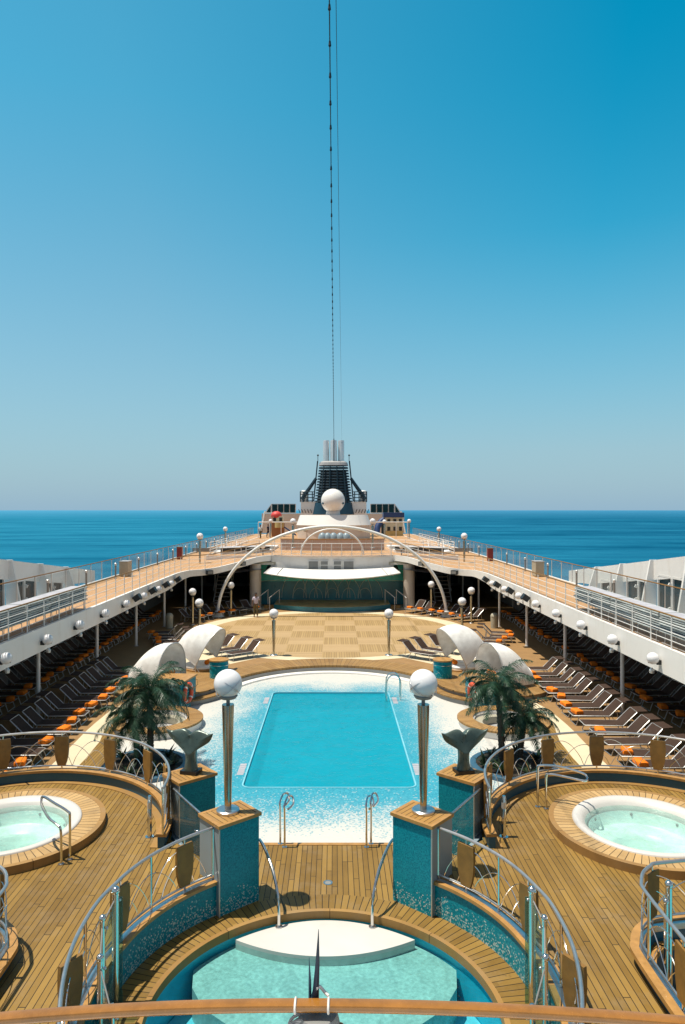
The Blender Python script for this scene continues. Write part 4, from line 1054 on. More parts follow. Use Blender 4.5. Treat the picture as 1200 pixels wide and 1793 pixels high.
def make_towel():
    m = MB()
    def sec(u):
        return .155 * (1 if .06 < u < .94 else .85)
    pr = [(-.5, -.06), (-.5, .045), (-.38, .075), (.38, .075), (.5, .045), (.5, -.06)]
    vs = []; 
    for i, y in enumerate((-.23, -.2, 0, .2, .23)):
        k = .85 if i in (0, 4) else 1
        for a, z in pr: vs.append((a * .30 * k + .005 * (i % 2), y, z * k + .05))
    n = len(pr)
    fs = [(i * n + k, i * n + (k + 1) % n, (i + 1) * n + (k + 1) % n, (i + 1) * n + k) for i in range(4) for k in range(n)]
    m.add(vs, fs + [tuple(range(n)), tuple(range(4 * n, 5 * n))])
    return tag(obj('folded_towel', m, mt['orange'], None, smooth=50), '', 'towel')
tw0 = make_towel(); tu = []
def lounger(x, y, rz, lab, tlab, group, towel=True, z=0):
    rz += rnd.uniform(-.06, .06); x += rnd.uniform(-.10, .10); y += rnd.uniform(-.07, .07); towel = towel and rnd.random() > .1
    place(lg0, lu, (x, y, z), rz, lab, group)
    if towel:
        d = .18 + rnd.uniform(-.05, .10); dy = rnd.uniform(-.09, .09)
        place(tw0, tu, (x + d * cos(rz) - dy * sin(rz), y + d * sin(rz) + dy * cos(rz), z + .382), rz + rnd.uniform(-.35, .35), tlab, 'folded orange towels on the loungers')
for sg, nm in ((-1, 'left'), (1, 'right')):
    rz = 0 if sg > 0 else PI
    side_w = 'right' if sg > 0 else 'left'
    for k in range(15):
        y = 18.4 + 1.03 * k
        lounger(sg * 8.85, y, rz, f'brown lounger, {ordw(k)} from the near end of the {nm} inner row',
                f'orange towel on the {ordw(k)} lounger from the near end of the {nm} inner row', f'loungers of the {nm} inner row')
    for k in range(33):
        y = 18.2 + 1.02 * k
        lounger(sg * 12.35, y, rz, f'shaded lounger, {ordw(k)} from the near end under the {nm} walkway',
                f'shaded orange towel on the {ordw(k)} lounger from the near end under the {nm} walkway', f'loungers under the {nm} walkway')
    # small groups round the dance floor
    for k in range(4):
        u = k / 3
        lounger(sg * (9.75 + 1.35 * u), 39.3 + 3.1 * u, (PI - .15) if sg > 0 else .15, f'lounger facing the {nm} aisle, {ordw(k)} of four from the far canopy',
                f'orange towel on the {ordw(k)} of four loungers facing the {nm} aisle', f'four loungers facing the {nm} aisle')
    for k in range(6):
        a = R(22 + 6.4 * k) if sg > 0 else PI - R(22 + 6.4 * k)
        lounger(9.55 * cos(a), 45.2 + 9.55 * sin(a), a - sg * R(8), f'lounger outside the {nm} dance floor rim, {ordw(k)} of six from the near end',
                f'orange towel on the {ordw(k)} of six loungers outside the {nm} dance floor rim', f'loungers outside the {nm} dance floor rim')
    for k in range(3):
        lounger(sg * (5.35 + .75 * k), 36.2 + .75 * k, PI / 2 + sg * R(50), f'dark lounger between {nm} far canopy and dance floor, {ordw(k)} of three from the pool',
                '', f'three loungers between the {nm} canopy and dance floor', False)
# folded loungers stacked on the walkways and terraces
def make_flat():
    t = thing('folded_lounger', '', 'sun lounger')
    obj('frame', MB().tube([(-.34, -.97, .03), (.34, -.97, .03), (.34, .97, .03), (-.34, .97, .03)], .028, 6, True), mt['stackgrey'], t)
    obj('sling', MB().box((0, 0, .045), (.62, 1.9, .02)), mt['slinggrey'], t, smooth=0)
    return t
fl0 = make_flat(); fu = []
LEGS = []
for sg, nm in ((-1, 'left'), (1, 'right')):
    for s in range(6):
        y = 29.6 - 2.0 * s; x = sg * 11.0
        for lv in range(8):
            place(fl0, fu, (x + rnd.uniform(-.03, .03), y + rnd.uniform(-.04, .04), 3.5 + .38 + .078 * lv), rnd.uniform(-.015, .015),
                  f'folded lounger, {ordw(lv)} from bottom, {ordw(s)} stack from the far end of the {nm} walkway', f'folded loungers stacked on the {nm} walkway')
        st = thing('stack_trolley', f'metal stand under the {ordw(s)} lounger stack from the far end of the {nm} walkway', 'stand', (x, y, 3.5), 0, f'stands under the {nm} walkway stacks')
        for yy in (-.7, .7): obj('leg', MB().tube([(-.32, yy, 0), (-.3, yy, .36), (.3, yy, .36), (.32, yy, 0)], .02, 6), mt['alu'], st)
        obj('foot_bar', MB().tube([(.32 * -sg, -.9, .04), (.32 * -sg, .9, .04)], .02, 6), mt['alu'], st)
# litter bins under the walkways
for sg, nm in ((-1, 'left'), (1, 'right')):
    t = thing('litter_bin', f'cream round litter bin beside a support post under the {nm} walkway', 'bin', (sg * 10.75, 46.3, 0))
    obj('body', MB().lathe([(.001, 0), (.24, 0), (.25, .75), (.001, .75)], n=28), mt['bin'], t); obj('dome', MB().lathe([(.26, .752), (.26, .8), (.2, .93), (.1, .99), (.001, 1.0)], n=28), mt['bin'], t)
# ------------------------------------------------------------------ upper walkways
WZ, UZ = 3.5, 4.15
edgeR = [(10.4, 6, WZ), (10.4, 20, WZ), (10.4, 34, WZ), (10.4, 45.5, WZ), (10.33, 47.7, WZ), (10.0, 49.4, WZ), (9.3, 50.2, WZ), (8.4, 50.9, 3.58), (7.5, 52.0, 3.74), (6.6, 53.5, 3.92), (5.8, 55.0, 4.08), (4.9, 55.9, UZ)]
eR = smoothline(edgeR[:3], 1)[:-1] + smoothline(edgeR[2:], 6)
for sg, nm in ((-1, 'left'), (1, 'right')):
    E = [(sg * p[0], p[1], p[2]) for p in eR]; n = len(E)
    inner = [(sg * (p[0] + .12), p[1] + .05, p[2]) for p in eR]
    outer = [(sg * 14.0, p[1], WZ) for p in eR]
    vs = inner + outer
    struct(obj('walkway_deck', MB().add(vs, [(i, i + 1, n + i + 1, n + i) for i in range(n - 1)]), mt['walk'], smooth=0))
    lowz = [WZ - .42 for p in eR]
    vs = [(p[0], p[1], z - .0) for p, z in zip(inner, lowz)] + [(p[0], p[1], z) for p, z in zip(outer, lowz)]
    struct(obj('walkway_soffit', MB().add(vs, [(i, i + 1, n + i + 1, n + i) for i in range(n - 1)]), mt['ceiling'], smooth=0))
    def th_(p): return .80 if p[1] < 45 else max(.40, .80 - .40 * (p[1] - 45) / 4.5) if p[0] > 9.2 else .40
    f = MB(); vs = []
    for i, p in enumerate(eR):
        a = Vector(eR[max(i - 1, 0)][:2]); b = Vector(eR[min(i + 1, n - 1)][:2]); d = (b - a).normalized(); nn = Vector((d.y, -d.x))
        if nn.x < 0 and p[1] < 48: nn = -nn
        o = .14
        q0 = Vector(p[:2]); q1 = q0 + Vector((d.y, -d.x)) * o
        vs += [(sg * q0.x, q0.y, p[2] - th_(p)), (sg * q0.x, q0.y, p[2] + .05), (sg * q1.x, q1.y, p[2] + .05), (sg * q1.x, q1.y, p[2] - th_(p))]
    fs = [(i * 4 + k, i * 4 + (k + 1) % 4, i * 4 + 4 + (k + 1) % 4, i * 4 + 4 + k) for i in range(n - 1) for k in range(4)]
    struct(obj('walkway_fascia', f.add(vs, fs + [(0, 1, 2, 3), tuple(n * 4 - 4 + k for k in range(4))]), mt['white'], smooth=40))
    # inner railing
    RL = along([(p[0] - 0 * sg, p[1], p[2]) for p in [(sg * (q[0] + .06), q[1], q[2] + .05) for q in eR]], .1); tot = len(RL) - 1
    t = thing('deck_railing', f'long white railing with teak handrail along the inner edge of the {nm} walkway', 'railing', (sg * 10.46, 6, WZ))
    pt = [p for p, d in RL]
    obj('handrail', MB().tube([(p.x, p.y, p.z + 1.02) for p in pt[::4] + [pt[-1]]], .03, 8), mt['panel'], t, True)
    for h in (.25, .5, .75): obj('rail', MB().tube([(p.x, p.y, p.z + h) for p in pt[::4] + [pt[-1]]], .013, 6), mt['white2'], t, True)
    for i in range(0, tot, 14): obj('post', MB().tube([(pt[i].x, pt[i].y, pt[i].z), (pt[i].x, pt[i].y, pt[i].z + 1.0)], .024, 8), mt['white2'], t, True)
    # outer glass rail
    t = thing('glass_railing', f'glass panel railing with thin rail along the seaward edge of the {nm} walkway', 'railing', (sg * 13.95, 14, WZ))
    hz = lambda y: WZ
    ys = [14 + 1.9 * i for i in range(58)]
    obj('handrail', MB().tube([(sg * 13.95, y, hz(y) + 1.17) for y in ys], .028, 8), mt['panel'], t, True)
    obj('kick_rail', MB().tube([(sg * 13.95, y, hz(y) + .06) for y in ys], .05, 6), mt['white2'], t, True)
    for i, y in enumerate(ys):
        obj('post', MB().tube([(sg * 13.95, y, hz(y)), (sg * 13.95, y, hz(y) + 1.15)], .026, 6), mt['alu'], t, True)
        if i < len(ys) - 1:
            y2 = ys[i + 1]
            obj('glass_panel', MB().add([(sg * 13.93, y + .08, hz(y) + .14), (sg * 13.93, y2 - .08, hz(y2) + .14), (sg * 13.93, y2 - .08, hz(y2) + 1.1), (sg * 13.93, y + .08, hz(y) + 1.1)], [(0, 1, 2, 3)]), mt['glass'], t, True, 0)
    # small posts, boxes along the outer rail
    for k in range(12):
        y = 33.5 + 5.2 * k
        b = thing('bollard_light', f'slim grey deck light, {ordw(k)} from the near end along the {nm} seaward railing', 'bollard', (sg * 13.55, y, hz(y)), 0, f'deck lights along the {nm} seaward railing')
        obj('post', MB().lathe([(.07, 0), (.055, .02), (.055, .82), (.001, .82)], n=12), mt['midgrey'], b)
        obj('cap', MB().lathe([(.075, .821), (.075, .95), (.04, .98), (.001, .98)], n=12), mt['alu'], b)
    y = 61 if sg < 0 else 59
    b = thing('deck_box', f'dark red box fixed beside the {nm} seaward railing', 'box', (sg * 13.3, y, hz(y)))
    obj('body', MB().box((0, 0, .55), (.45, .35, 1.0)), mt['red'], b); obj('lid', MB().box((0, 0, 1.07), (.5, .4, .04)), mt['panel'], b); obj('foot', MB().box((0, 0, .03), (.4, .3, .05)), mt['dark'], b)
    y = 45.5
    b = thing('life_jacket_locker', f'grey locker beside the glass railing of the {nm} walkway', 'locker', (sg * 13.4, y, hz(y)))
    obj('body', MB().box((0, 0, .5), (.55, .9, .92)), mt['bin'], b); obj('lid', MB().box((0, 0, .98), (.6, .95, .04)), mt['grey'], b)
    # support posts
    for k in range(8):
        y = 20.2 + 6.65 * k; zt = WZ - .43
        c = thing('support_post', f'white round post holding up the {nm} walkway, {ordw(k)} from the near end', 'post', (sg * 11.2, y, 0), 0, f'posts under the {nm} walkway')
        obj('shaft', MB().tube([(0, 0, 0), (0, 0, zt)], .075, 14), mt['white'], c); obj('foot_plate', MB().lathe([(.13, 0), (.13, .02), (.001, .02)], n=18), mt['grey'], c)
    # fascia globes
    for k in range(9):
        y = 18.8 + 3.2 * k
        l = thing('fascia_lamp', f'white globe lamp on the {nm} walkway fascia, {ordw(k)} from the near end', 'lamp', (sg * 10.4, y, 3.02), 0, f'globe lamps on the {nm} fascia')
        obj('globe', MB().sphere((-sg * .24, 0, .12), .185, 26, 16), mt['globe'], l)
        obj('bracket', MB().box((-sg * .07, .0, .0), (.14, .16, .14)).lathe([(.13, -.08), (.10, -.02), (.001, -.02)], (-sg * .2, .12, .03), 16), mt['dark'], l)
        obj('downlight', MB().lathe([(.07, -.12), (.08, -.03), (.035, .05), (.001, .05)], (-sg * .2, .16, -.26), 18), mt['alu'], l)
    for k in range(4):
        y = 36.6 + 3.2 * k
        l = thing('floodlight', f'black floodlight between globe lamps on the {nm} fascia, {ordw(k)} from the near end', 'floodlight', (sg * 10.4, y, 3.2), 0, f'black floodlights on the {nm} fascia')
        obj('housing', MB().box((-sg * .26, 0, .02), (.34, .42, .30), 0, sg * R(35)), mt['dark'], l); obj('arm', MB().box((-sg * .09, 0, -.02), (.2, .06, .06)), mt['dark'], l)
    l = thing('floodlight', f'square black floodlight on the curved fascia at the {nm} bend', 'floodlight', (sg * 8.9, 50.4, 3.3))
    obj('housing', MB().box((-sg * .1, -.12, .02), (.46, .3, .30), sg * R(-35)), mt['dark'], l); obj('lens', MB().box((-sg * .1 - sg * .09, -.25, .02), (.36, .02, .2), sg * R(-35)), mt['midgrey'], l)
    l = thing('floodlight', f'black floodlight on the {nm} fascia close to the arch', 'floodlight', (sg * 6.75, 53.0, 3.75))
    obj('housing', MB().box((0, -.1, .0), (.4, .28, .3), sg * R(-40)), mt['dark'], l); obj('lens', MB().box((-sg * .1, -.23, 0), (.3, .02, .2), sg * R(-40)), mt['midgrey'], l)
    # windscreen wall of the hull side
    ya, yb = 12.0, 48.5
    zt = lambda y: 3.6 + (48.5 - y) * .128
    t = thing('windscreen_wall', f'white slanted windscreen wall with tinted windows outside the {nm} walkway', 'wall', (sg * 16.5, 12, 0))
    yy = [ya + (yb - ya) * i / 30 for i in range(31)]
    topline = [(sg * 16.5, y, 0) for y in yy]
    obj('top_band', MB().wall(topline, [zt(y) - 1.0 if zt(y) > 4.0 else zt(y) - .9 for y in yy], [zt(y) for y in yy], -.09, .09), mt['white'], t, True)
    obj('lower_wall', MB().wall(topline, 0, 2.75, -.09, .09), mt['white'], t, True)
    obj('sill', MB().box((sg * 16.44, (ya + yb) / 2, 2.78), (.34, yb - ya, .06)), mt['white2'], t, True)
    k = 0; y = 13.2
    while y < 44.2:
        hi = zt(y + 1.6) - 1.02; lo = 2.82
        if hi - lo > .4:
            for q in (0, 1):
                y0 = y + .35 + q * 1.5; y1 = y0 + 1.3
                obj('window_pane', MB().box((sg * 16.5, (y0 + y1) / 2, (lo + hi) / 2), (.04, y1 - y0, hi - lo)), mt['window'], t, True, 0)
                fr = MB().box((sg * 16.46, y0 - .06, (lo + hi) / 2), (.12, .12, hi - lo)).box((sg * 16.46, y1 + .06, (lo + hi) / 2), (.12, .1, hi - lo)).box((sg * 16.46, (y0 + y1) / 2, hi + .05), (.12, y1 - y0 + .02, .1))
                obj('window_frame', fr, mt['white2'], t, True, 0)
                obj('latch', MB().box((sg * 16.34, y0 - .03, hi - .3), (.14, .07, .16), 0, .5).box((sg * 16.34, y0 - .03, lo + .2), (.14, .07, .16), 0, -.5), mt['white2'], t, True)
        zz = zt(y) + .02
        obj('fin', MB().add([(sg * 16.55, y - .07, 2.7), (sg * 15.75, y - .07, 2.7), (sg * 16.25, y - .07, zz), (sg * 16.62, y - .07, zz), (sg * 16.55, y + .07, 2.7), (sg * 15.75, y + .07, 2.7), (sg * 16.25, y + .07, zz), (sg * 16.62, y + .07, zz)],
            [(0, 1, 2, 3), (7, 6, 5, 4), (0, 4, 5, 1), (1, 5, 6, 2), (2, 6, 7, 3), (3, 7, 4, 0)]), mt['white'], t, True, 0)
        y += 3.75
    struct(obj('edge_gap_closure', MB().box((sg * 14.06, 30, 3.1), (.1, 50, .79)), mt['white'])); struct(obj('edge_gap_closure', MB().box((sg * 14.06, 90, 3.27), (.1, 70, .44)), mt['white']))  # added closures at the walkway edge, stopping stray sun and views through
    struct(obj('edge_gap_closure', MB().box((sg * 14.3, 85, 3.02), (.7, 84, .04)), mt['white']))  # added strip that keeps a sun streak off the deck below
    struct(obj('side_deck', MB().box((sg * 15.3, 30.5, 2.55), (2.7, 37, .1)), mt['grey']))
    # far side wall under the walkway
    w_ = thing('side_wall', f'dark deck wall with windows under the {nm} walkway', 'wall', (sg * 14.5, 70, 0))
    obj('panel', MB().box((sg * 14.5, 28.5, 1.5), (.15, 37, 3.0)).box((sg * 14.5, 87, 1.7), (.15, 80, 3.4)), mt['midgrey'], w_, True, 0)
    for i in range(24): obj('window', MB().box((sg * 14.41, 12 + 2.9 * i, 1.75), (.06, 2.2, 1.5)), mt['window'], w_, True, 0)
    # curved stair beyond the arch
    s_ = thing('deck_stair', f'open white stair rising to the upper deck behind the {nm} column', 'stair', (sg * 9.2, 60.5, 0))
    for k in range(14): obj('tread', MB().box((sg * 9.2, 58.4 + .3 * k, .3 * k + .25), (1.3, .3, .05)), mt['beige'], s_, True, 0)
    for q in (-.68, .68):
        obj('stringer', MB().add([(sg * 9.2 + q, 58.2, .05), (sg * 9.2 + q, 58.2, .35), (sg * 9.2 + q, 62.5, 4.35), (sg * 9.2 + q, 62.5, 4.0), (sg * 9.2 + q + .05, 58.2, .05), (sg * 9.2 + q + .05, 58.2, .35), (sg * 9.2 + q + .05, 62.5, 4.35), (sg * 9.2 + q + .05, 62.5, 4.0)],
            [(0, 1, 2, 3), (7, 6, 5, 4), (0, 4, 5, 1), (1, 5, 6, 2), (2, 6, 7, 3), (3, 7, 4, 0)]), mt['white'], s_, True, 0)
        obj('handrail', MB().tube([(sg * 9.2 + q, 58.2, 1.1), (sg * 9.2 + q, 62.5, 5.1)], .025, 6), mt['white2'], s_, True)
aw = thing('aft_wall', 'dark wall under the upper deck behind the stage', 'wall', (0, 72, 0))
obj('panel', MB().box((0, 72, 1.95), (28.8, .15, 3.9)), mt['midgrey'], aw, True, 0)
for i in range(10): obj('door_window', MB().box((-12.2 + 2.7 * i, 71.9, 1.3), (1.5, .06, 2.0)), mt['window'], aw, True, 0)
# upper deck across the ship
UP = [(-10, 56)] + [(-4.9, 55.95), (-3.2, 55.3), (-1.6, 55.0), (0, 54.9), (1.6, 55.0), (3.2, 55.3), (4.9, 55.95)] + [(10, 56), (10, 126), (-10, 126)]
struct(sheet('upper_deck', UP, [], UZ, mt['walk']))
struct(obj('upper_deck_soffit', MB().box((0, 91, UZ - .3), (19.9, 69, .2)), mt['ceiling']))
for sg in (-1, 1):
    struct(obj('walkway_deck', MB().box((sg * 12.0, 91.0, WZ - .06), (4.0, 70.1, .12)), mt['walk'], smooth=0))
    struct(obj('walkway_soffit', MB().box((sg * 12.0, 91.0, WZ - .5), (4.0, 70, .1)), mt['ceiling'], smooth=0))
    struct(obj('deck_riser', MB().box((sg * 10.03, 91.0, (WZ + UZ) / 2 + .01), (.1, 70, UZ - WZ + .04)), mt['white'], smooth=0))
    struct(obj('deck_riser', MB().box((sg * 7.5, 56.02, UZ - .3), (5.06, .08, .6)), mt['white'], smooth=0))
# ------------------------------------------------------------------ stage
st = thing('stage', 'dark shiny stage floor with curved blue front edge under the canopy', 'stage', (0, 56, 0))
fr = [(-4.6, 55.2)] + [(x, 55.2 - 1.75 * (1 - (x / 4.6) ** 2)) for x in [-4.2 + 8.4 * i / 24 for i in range(25)]] + [(4.6, 55.2)]
obj('platform', MB().prism(fr + [(4.6, 57.9), (-4.6, 57.9)], .01, .36), mt['bluewall'], st, True)
obj('floor', MB().prism([(p[0] * .99, p[1] + .03) for p in fr] + [(4.55, 57.9), (-4.55, 57.9)], .361, .385), mt['stagefl'], st, True)
for sg in (-1, 1):
    for k in range(2): obj('step', MB().box((sg * 4.95, 55.5 - .3 * k + .15, .12 - .06 * k + .0), (.9, .32, .22 - .1 * k)), mt['cap'], st, True)
    h = thing('stage_handrail', f'pair of slanting white handrails at the {"left" if sg < 0 else "right"} stage steps', 'handrail', (sg * 5.0, 55.2, 0))
    for x in (4.55, 5.45):
        obj('rail', MB().tube([(sg * x + sg * .35, 54.6, .95), (sg * x - sg * .35, 55.9, 1.45)], .03, 6), mt['white2'], h, True)
        obj('post', MB().tube([(sg * x + sg * .33, 54.65, .0), (sg * x + sg * .33, 54.65, .95)], .022, 6).tube([(sg * x - sg * .33, 55.85, .3), (sg * x - sg * .33, 55.85, 1.42)], .022, 6), mt['white2'], h, True)
bw = thing('stage_wall', 'teal and deep blue back wall of the stage with overlapping pale arches', 'wall', (0, 58, 0))
obj('lower_panel', MB().box((0, 58, .95), (12.0, .12, 1.9)), mt['bluewall'], bw, True, 0)
obj('upper_panel', MB().box((0, 58, 2.66), (12.0, .12, 1.5)), mt['tealwall'], bw, True, 0)
obj('line', MB().tube([(-6, 57.9, 1.92), (-3.6, 57.9, 2.06)], .02, 6).tube([(6, 57.9, 1.92), (3.6, 57.9, 2.06)], .02, 6), mt['tealtube'], bw, True)
for i in range(8):
    cx = -3.15 + .9 * i
    obj('arch_line', MB().tube([(cx + 1.02 * cos(a), 57.9, .55 + (1.62 if i % 2 else 2.05) * sin(a)) for a in [PI * j / 24 for j in range(25)]], .022, 6), mt['tealtube'], bw, True)
for i in range(5):
    cx = -2.7 + 1.35 * i
    obj('small_arch', MB().tube([(cx + .55 * cos(a), 57.86, .5 + .85 * sin(a)) for a in [PI * j / 18 for j in range(19)]], .02, 6), mt['tealtube'], bw, True)
# canopy and house over the stage
cp = thing('stage_canopy', 'white flared canopy with seam lines hanging over the stage', 'canopy', (0, 55, 2.3))
def cpt(u, v):
    x = -5.35 + 10.7 * u; s = (x / 5.35) ** 2
    y0 = 52.9 + 2.1 * s; y1 = 54.7 + .9 * s
    xx = x * (1 - .09 * v)
    return (xx, y0 + (y1 - y0) * v, 2.58 + .26 * s + (.56 - .14 * s) * v ** .8)
obj('skirt', MB().grid(lambda u, v: cpt(u, v), 40, 8), mt['white2'], cp, True, 60)
obj('edge_tube', MB().tube([cpt(i / 40, 0) for i in range(41)], .05, 8), mt['white2'], cp, True)
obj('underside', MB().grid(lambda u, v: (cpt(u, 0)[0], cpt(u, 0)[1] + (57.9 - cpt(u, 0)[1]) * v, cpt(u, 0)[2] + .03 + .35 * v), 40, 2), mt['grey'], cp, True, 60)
for u in (.1, .9): obj('seam', MB().tube([tuple(Vector(cpt(u, j / 8)) + Vector((0, -.02, .01))) for j in range(9)], .045, 6), mt['grey'], cp, True)
hs = thing('stage_house', 'curved white front with four grey vents above the stage canopy', 'deckhouse', (0, 56, 2.9))
hl = [(x, 55.05 + .95 * (x / 4.9) ** 2) for x in [-4.9 + 9.8 * i / 30 for i in range(31)]]
obj('front', MB().wall(hl, 2.75, UZ + .06, 0, .1), mt['white'], hs, True)
for sg in (-1, 1): obj('side', MB().box((sg * 4.86, 57.4, 3.3), (.1, 2.7, 1.5)), mt['white'], hs, True, 0)
for x, wd in ((-1.48, .84), (-.62, .66), (.42, .66), (1.30, .86)):
    y = 55.02 + .95 * (x / 4.9) ** 2
    v = obj('vent', MB().box((x, y - .03, 3.47), (wd, .1, .72)), mt['white2'], hs, True, 0)
    for q in ((0,) if wd > .8 else (-.17, .17)):
        obj('louvre', MB().box((x, y - .085, 3.47 + q), (wd - .1, .02, .6 if wd > .8 else .28)), mt['midgrey'], v, True, 0)
for sg, nm in ((-1, 'left'), (1, 'right')):
    c = thing('column', f'thick round beige column on the {nm} of the stage', 'column', (sg * 6.12, 55.8, 0))
    obj('shaft', MB().tube([(0, 0, 0), (0, 0, 3.52)], .46, 32), mt['beige'], c)
    obj('base_pad', MB().lathe([(1.25, .0), (1.25, .04), (.001, .045)], n=48), mt['bin'], c)
    b = thing('soffit_beam', f'beige beam under the deck edge over the {nm} column', 'beam', (sg * 6.0, 55.6, 3.5))
    obj('body', MB().box((sg * .0 - sg * .3, .3, .06), (2.4, .5, .22), -sg * R(10)), mt['bin'], b); obj('strip_light', MB().box((-sg * .3, .03, .0), (2.1, .03, .05), -sg * R(10)), mt['white2'], b)
# big white arch over the dance floor
def archpts(hw, h, y, z0, n=64, p=1.0, a0=0, a1=PI): return [(hw * cos(a), y, z0 + h * sin(a)) for a in [a0 + (a1 - a0) * i / n for i in range(n + 1)]]
ar = thing('white_arch', 'large slender white arch spanning the dance floor before the stage', 'arch', (0, 51.2, 0))
obj('tube', MB().tube(archpts(8.35, 6.5, 51.2, .1), .115, 16), mt['white2'], ar, True)
for sg in (-1, 1): obj('foot', MB().lathe([(.42, 0), (.36, .12), (.22, .42), (.001, .45)], (sg * 8.35, 51.2, .005), 28), mt['white2'], ar, True)
ar = thing('inner_arch', 'smaller white arch standing on the deck behind the large one', 'arch', (0, 57, UZ))
obj('tube', MB().tube(archpts(2.55, 2.1, 57.0, UZ), .07, 12), mt['white2'], ar, True)
for sg, nm in ((-1, 'left'), (1, 'right')):
    gl = thing('bollard_lamp', f'low white globe lamp on the {nm} deck corner above the column', 'lamp', (sg * 5.6, 56.6, UZ))
    obj('post', MB().tube([(0, 0, 0), (0, 0, .55)], .05, 10), mt['midgrey'], gl); obj('globe', MB().sphere((0, 0, .72), .2, 20, 14), mt['globe'], gl)
# crossing railing
cr = thing('crossing_railing', 'white railing with thin bars across the deck above the stage', 'railing', (0, 56, UZ))
xl = [(x, 55.3 + .6 * (x / 4.9) ** 2) for x in [-4.8 + 9.6 * i / 40 for i in range(41)]]
for h, r in ((1.0, .025), (.72, .012), (.46, .012), (.2, .012)):
    obj('rail', MB().tube([(p[0], p[1], UZ + h) for p in xl], r, 6), mt['white2'], cr, True)
for p, d in along([(q[0], q[1], 0) for q in xl], .8): obj('post', MB().tube([(p.x, p.y, UZ), (p.x, p.y, UZ + 1.0)], .028, 6), mt['white2'], cr, True)
# ------------------------------------------------------------------ upper deck furniture behind the arch
pw = thing('panel_wall', 'low rose beige panelled wall with teak cap behind the crossing railing', 'wall', (0, 63.5, UZ))
pl_ = [(x, 62.6 + .9 * (x / 4.7) ** 2) for x in [-4.7 + 9.4 * i / 30 for i in range(31)]]
obj('panels', MB().wall(pl_, UZ, UZ + 1.0, 0, .12), mt['pink'], pw, True)
obj('cap', MB().wall(pl_, UZ + 1.001, UZ + 1.07, -.08, .2), mt['cap'], pw, True)
for x in [-4.2 + 1.2 * i for i in range(8)]: obj('joint', MB().box((x, 62.57 + .9 * (x / 4.7) ** 2, UZ + .5), (.05, .04, .98)), mt['beige'], pw, True)
tp = thing('covered_equipment', 'grey covered equipment behind the panelled wall under the arch', 'cover', (0, 66, UZ))
for x in (-.95, -.45, .1, .75, 1.3): obj('bundle', MB().sphere((x, 66, UZ + .9), .42, 16, 10, 1.5), mt['slate'], tp, True)
obj('shelf', MB().box((0.15, 66, UZ + .2), (4.2, .9, .4)), mt['beige'], tp, True)
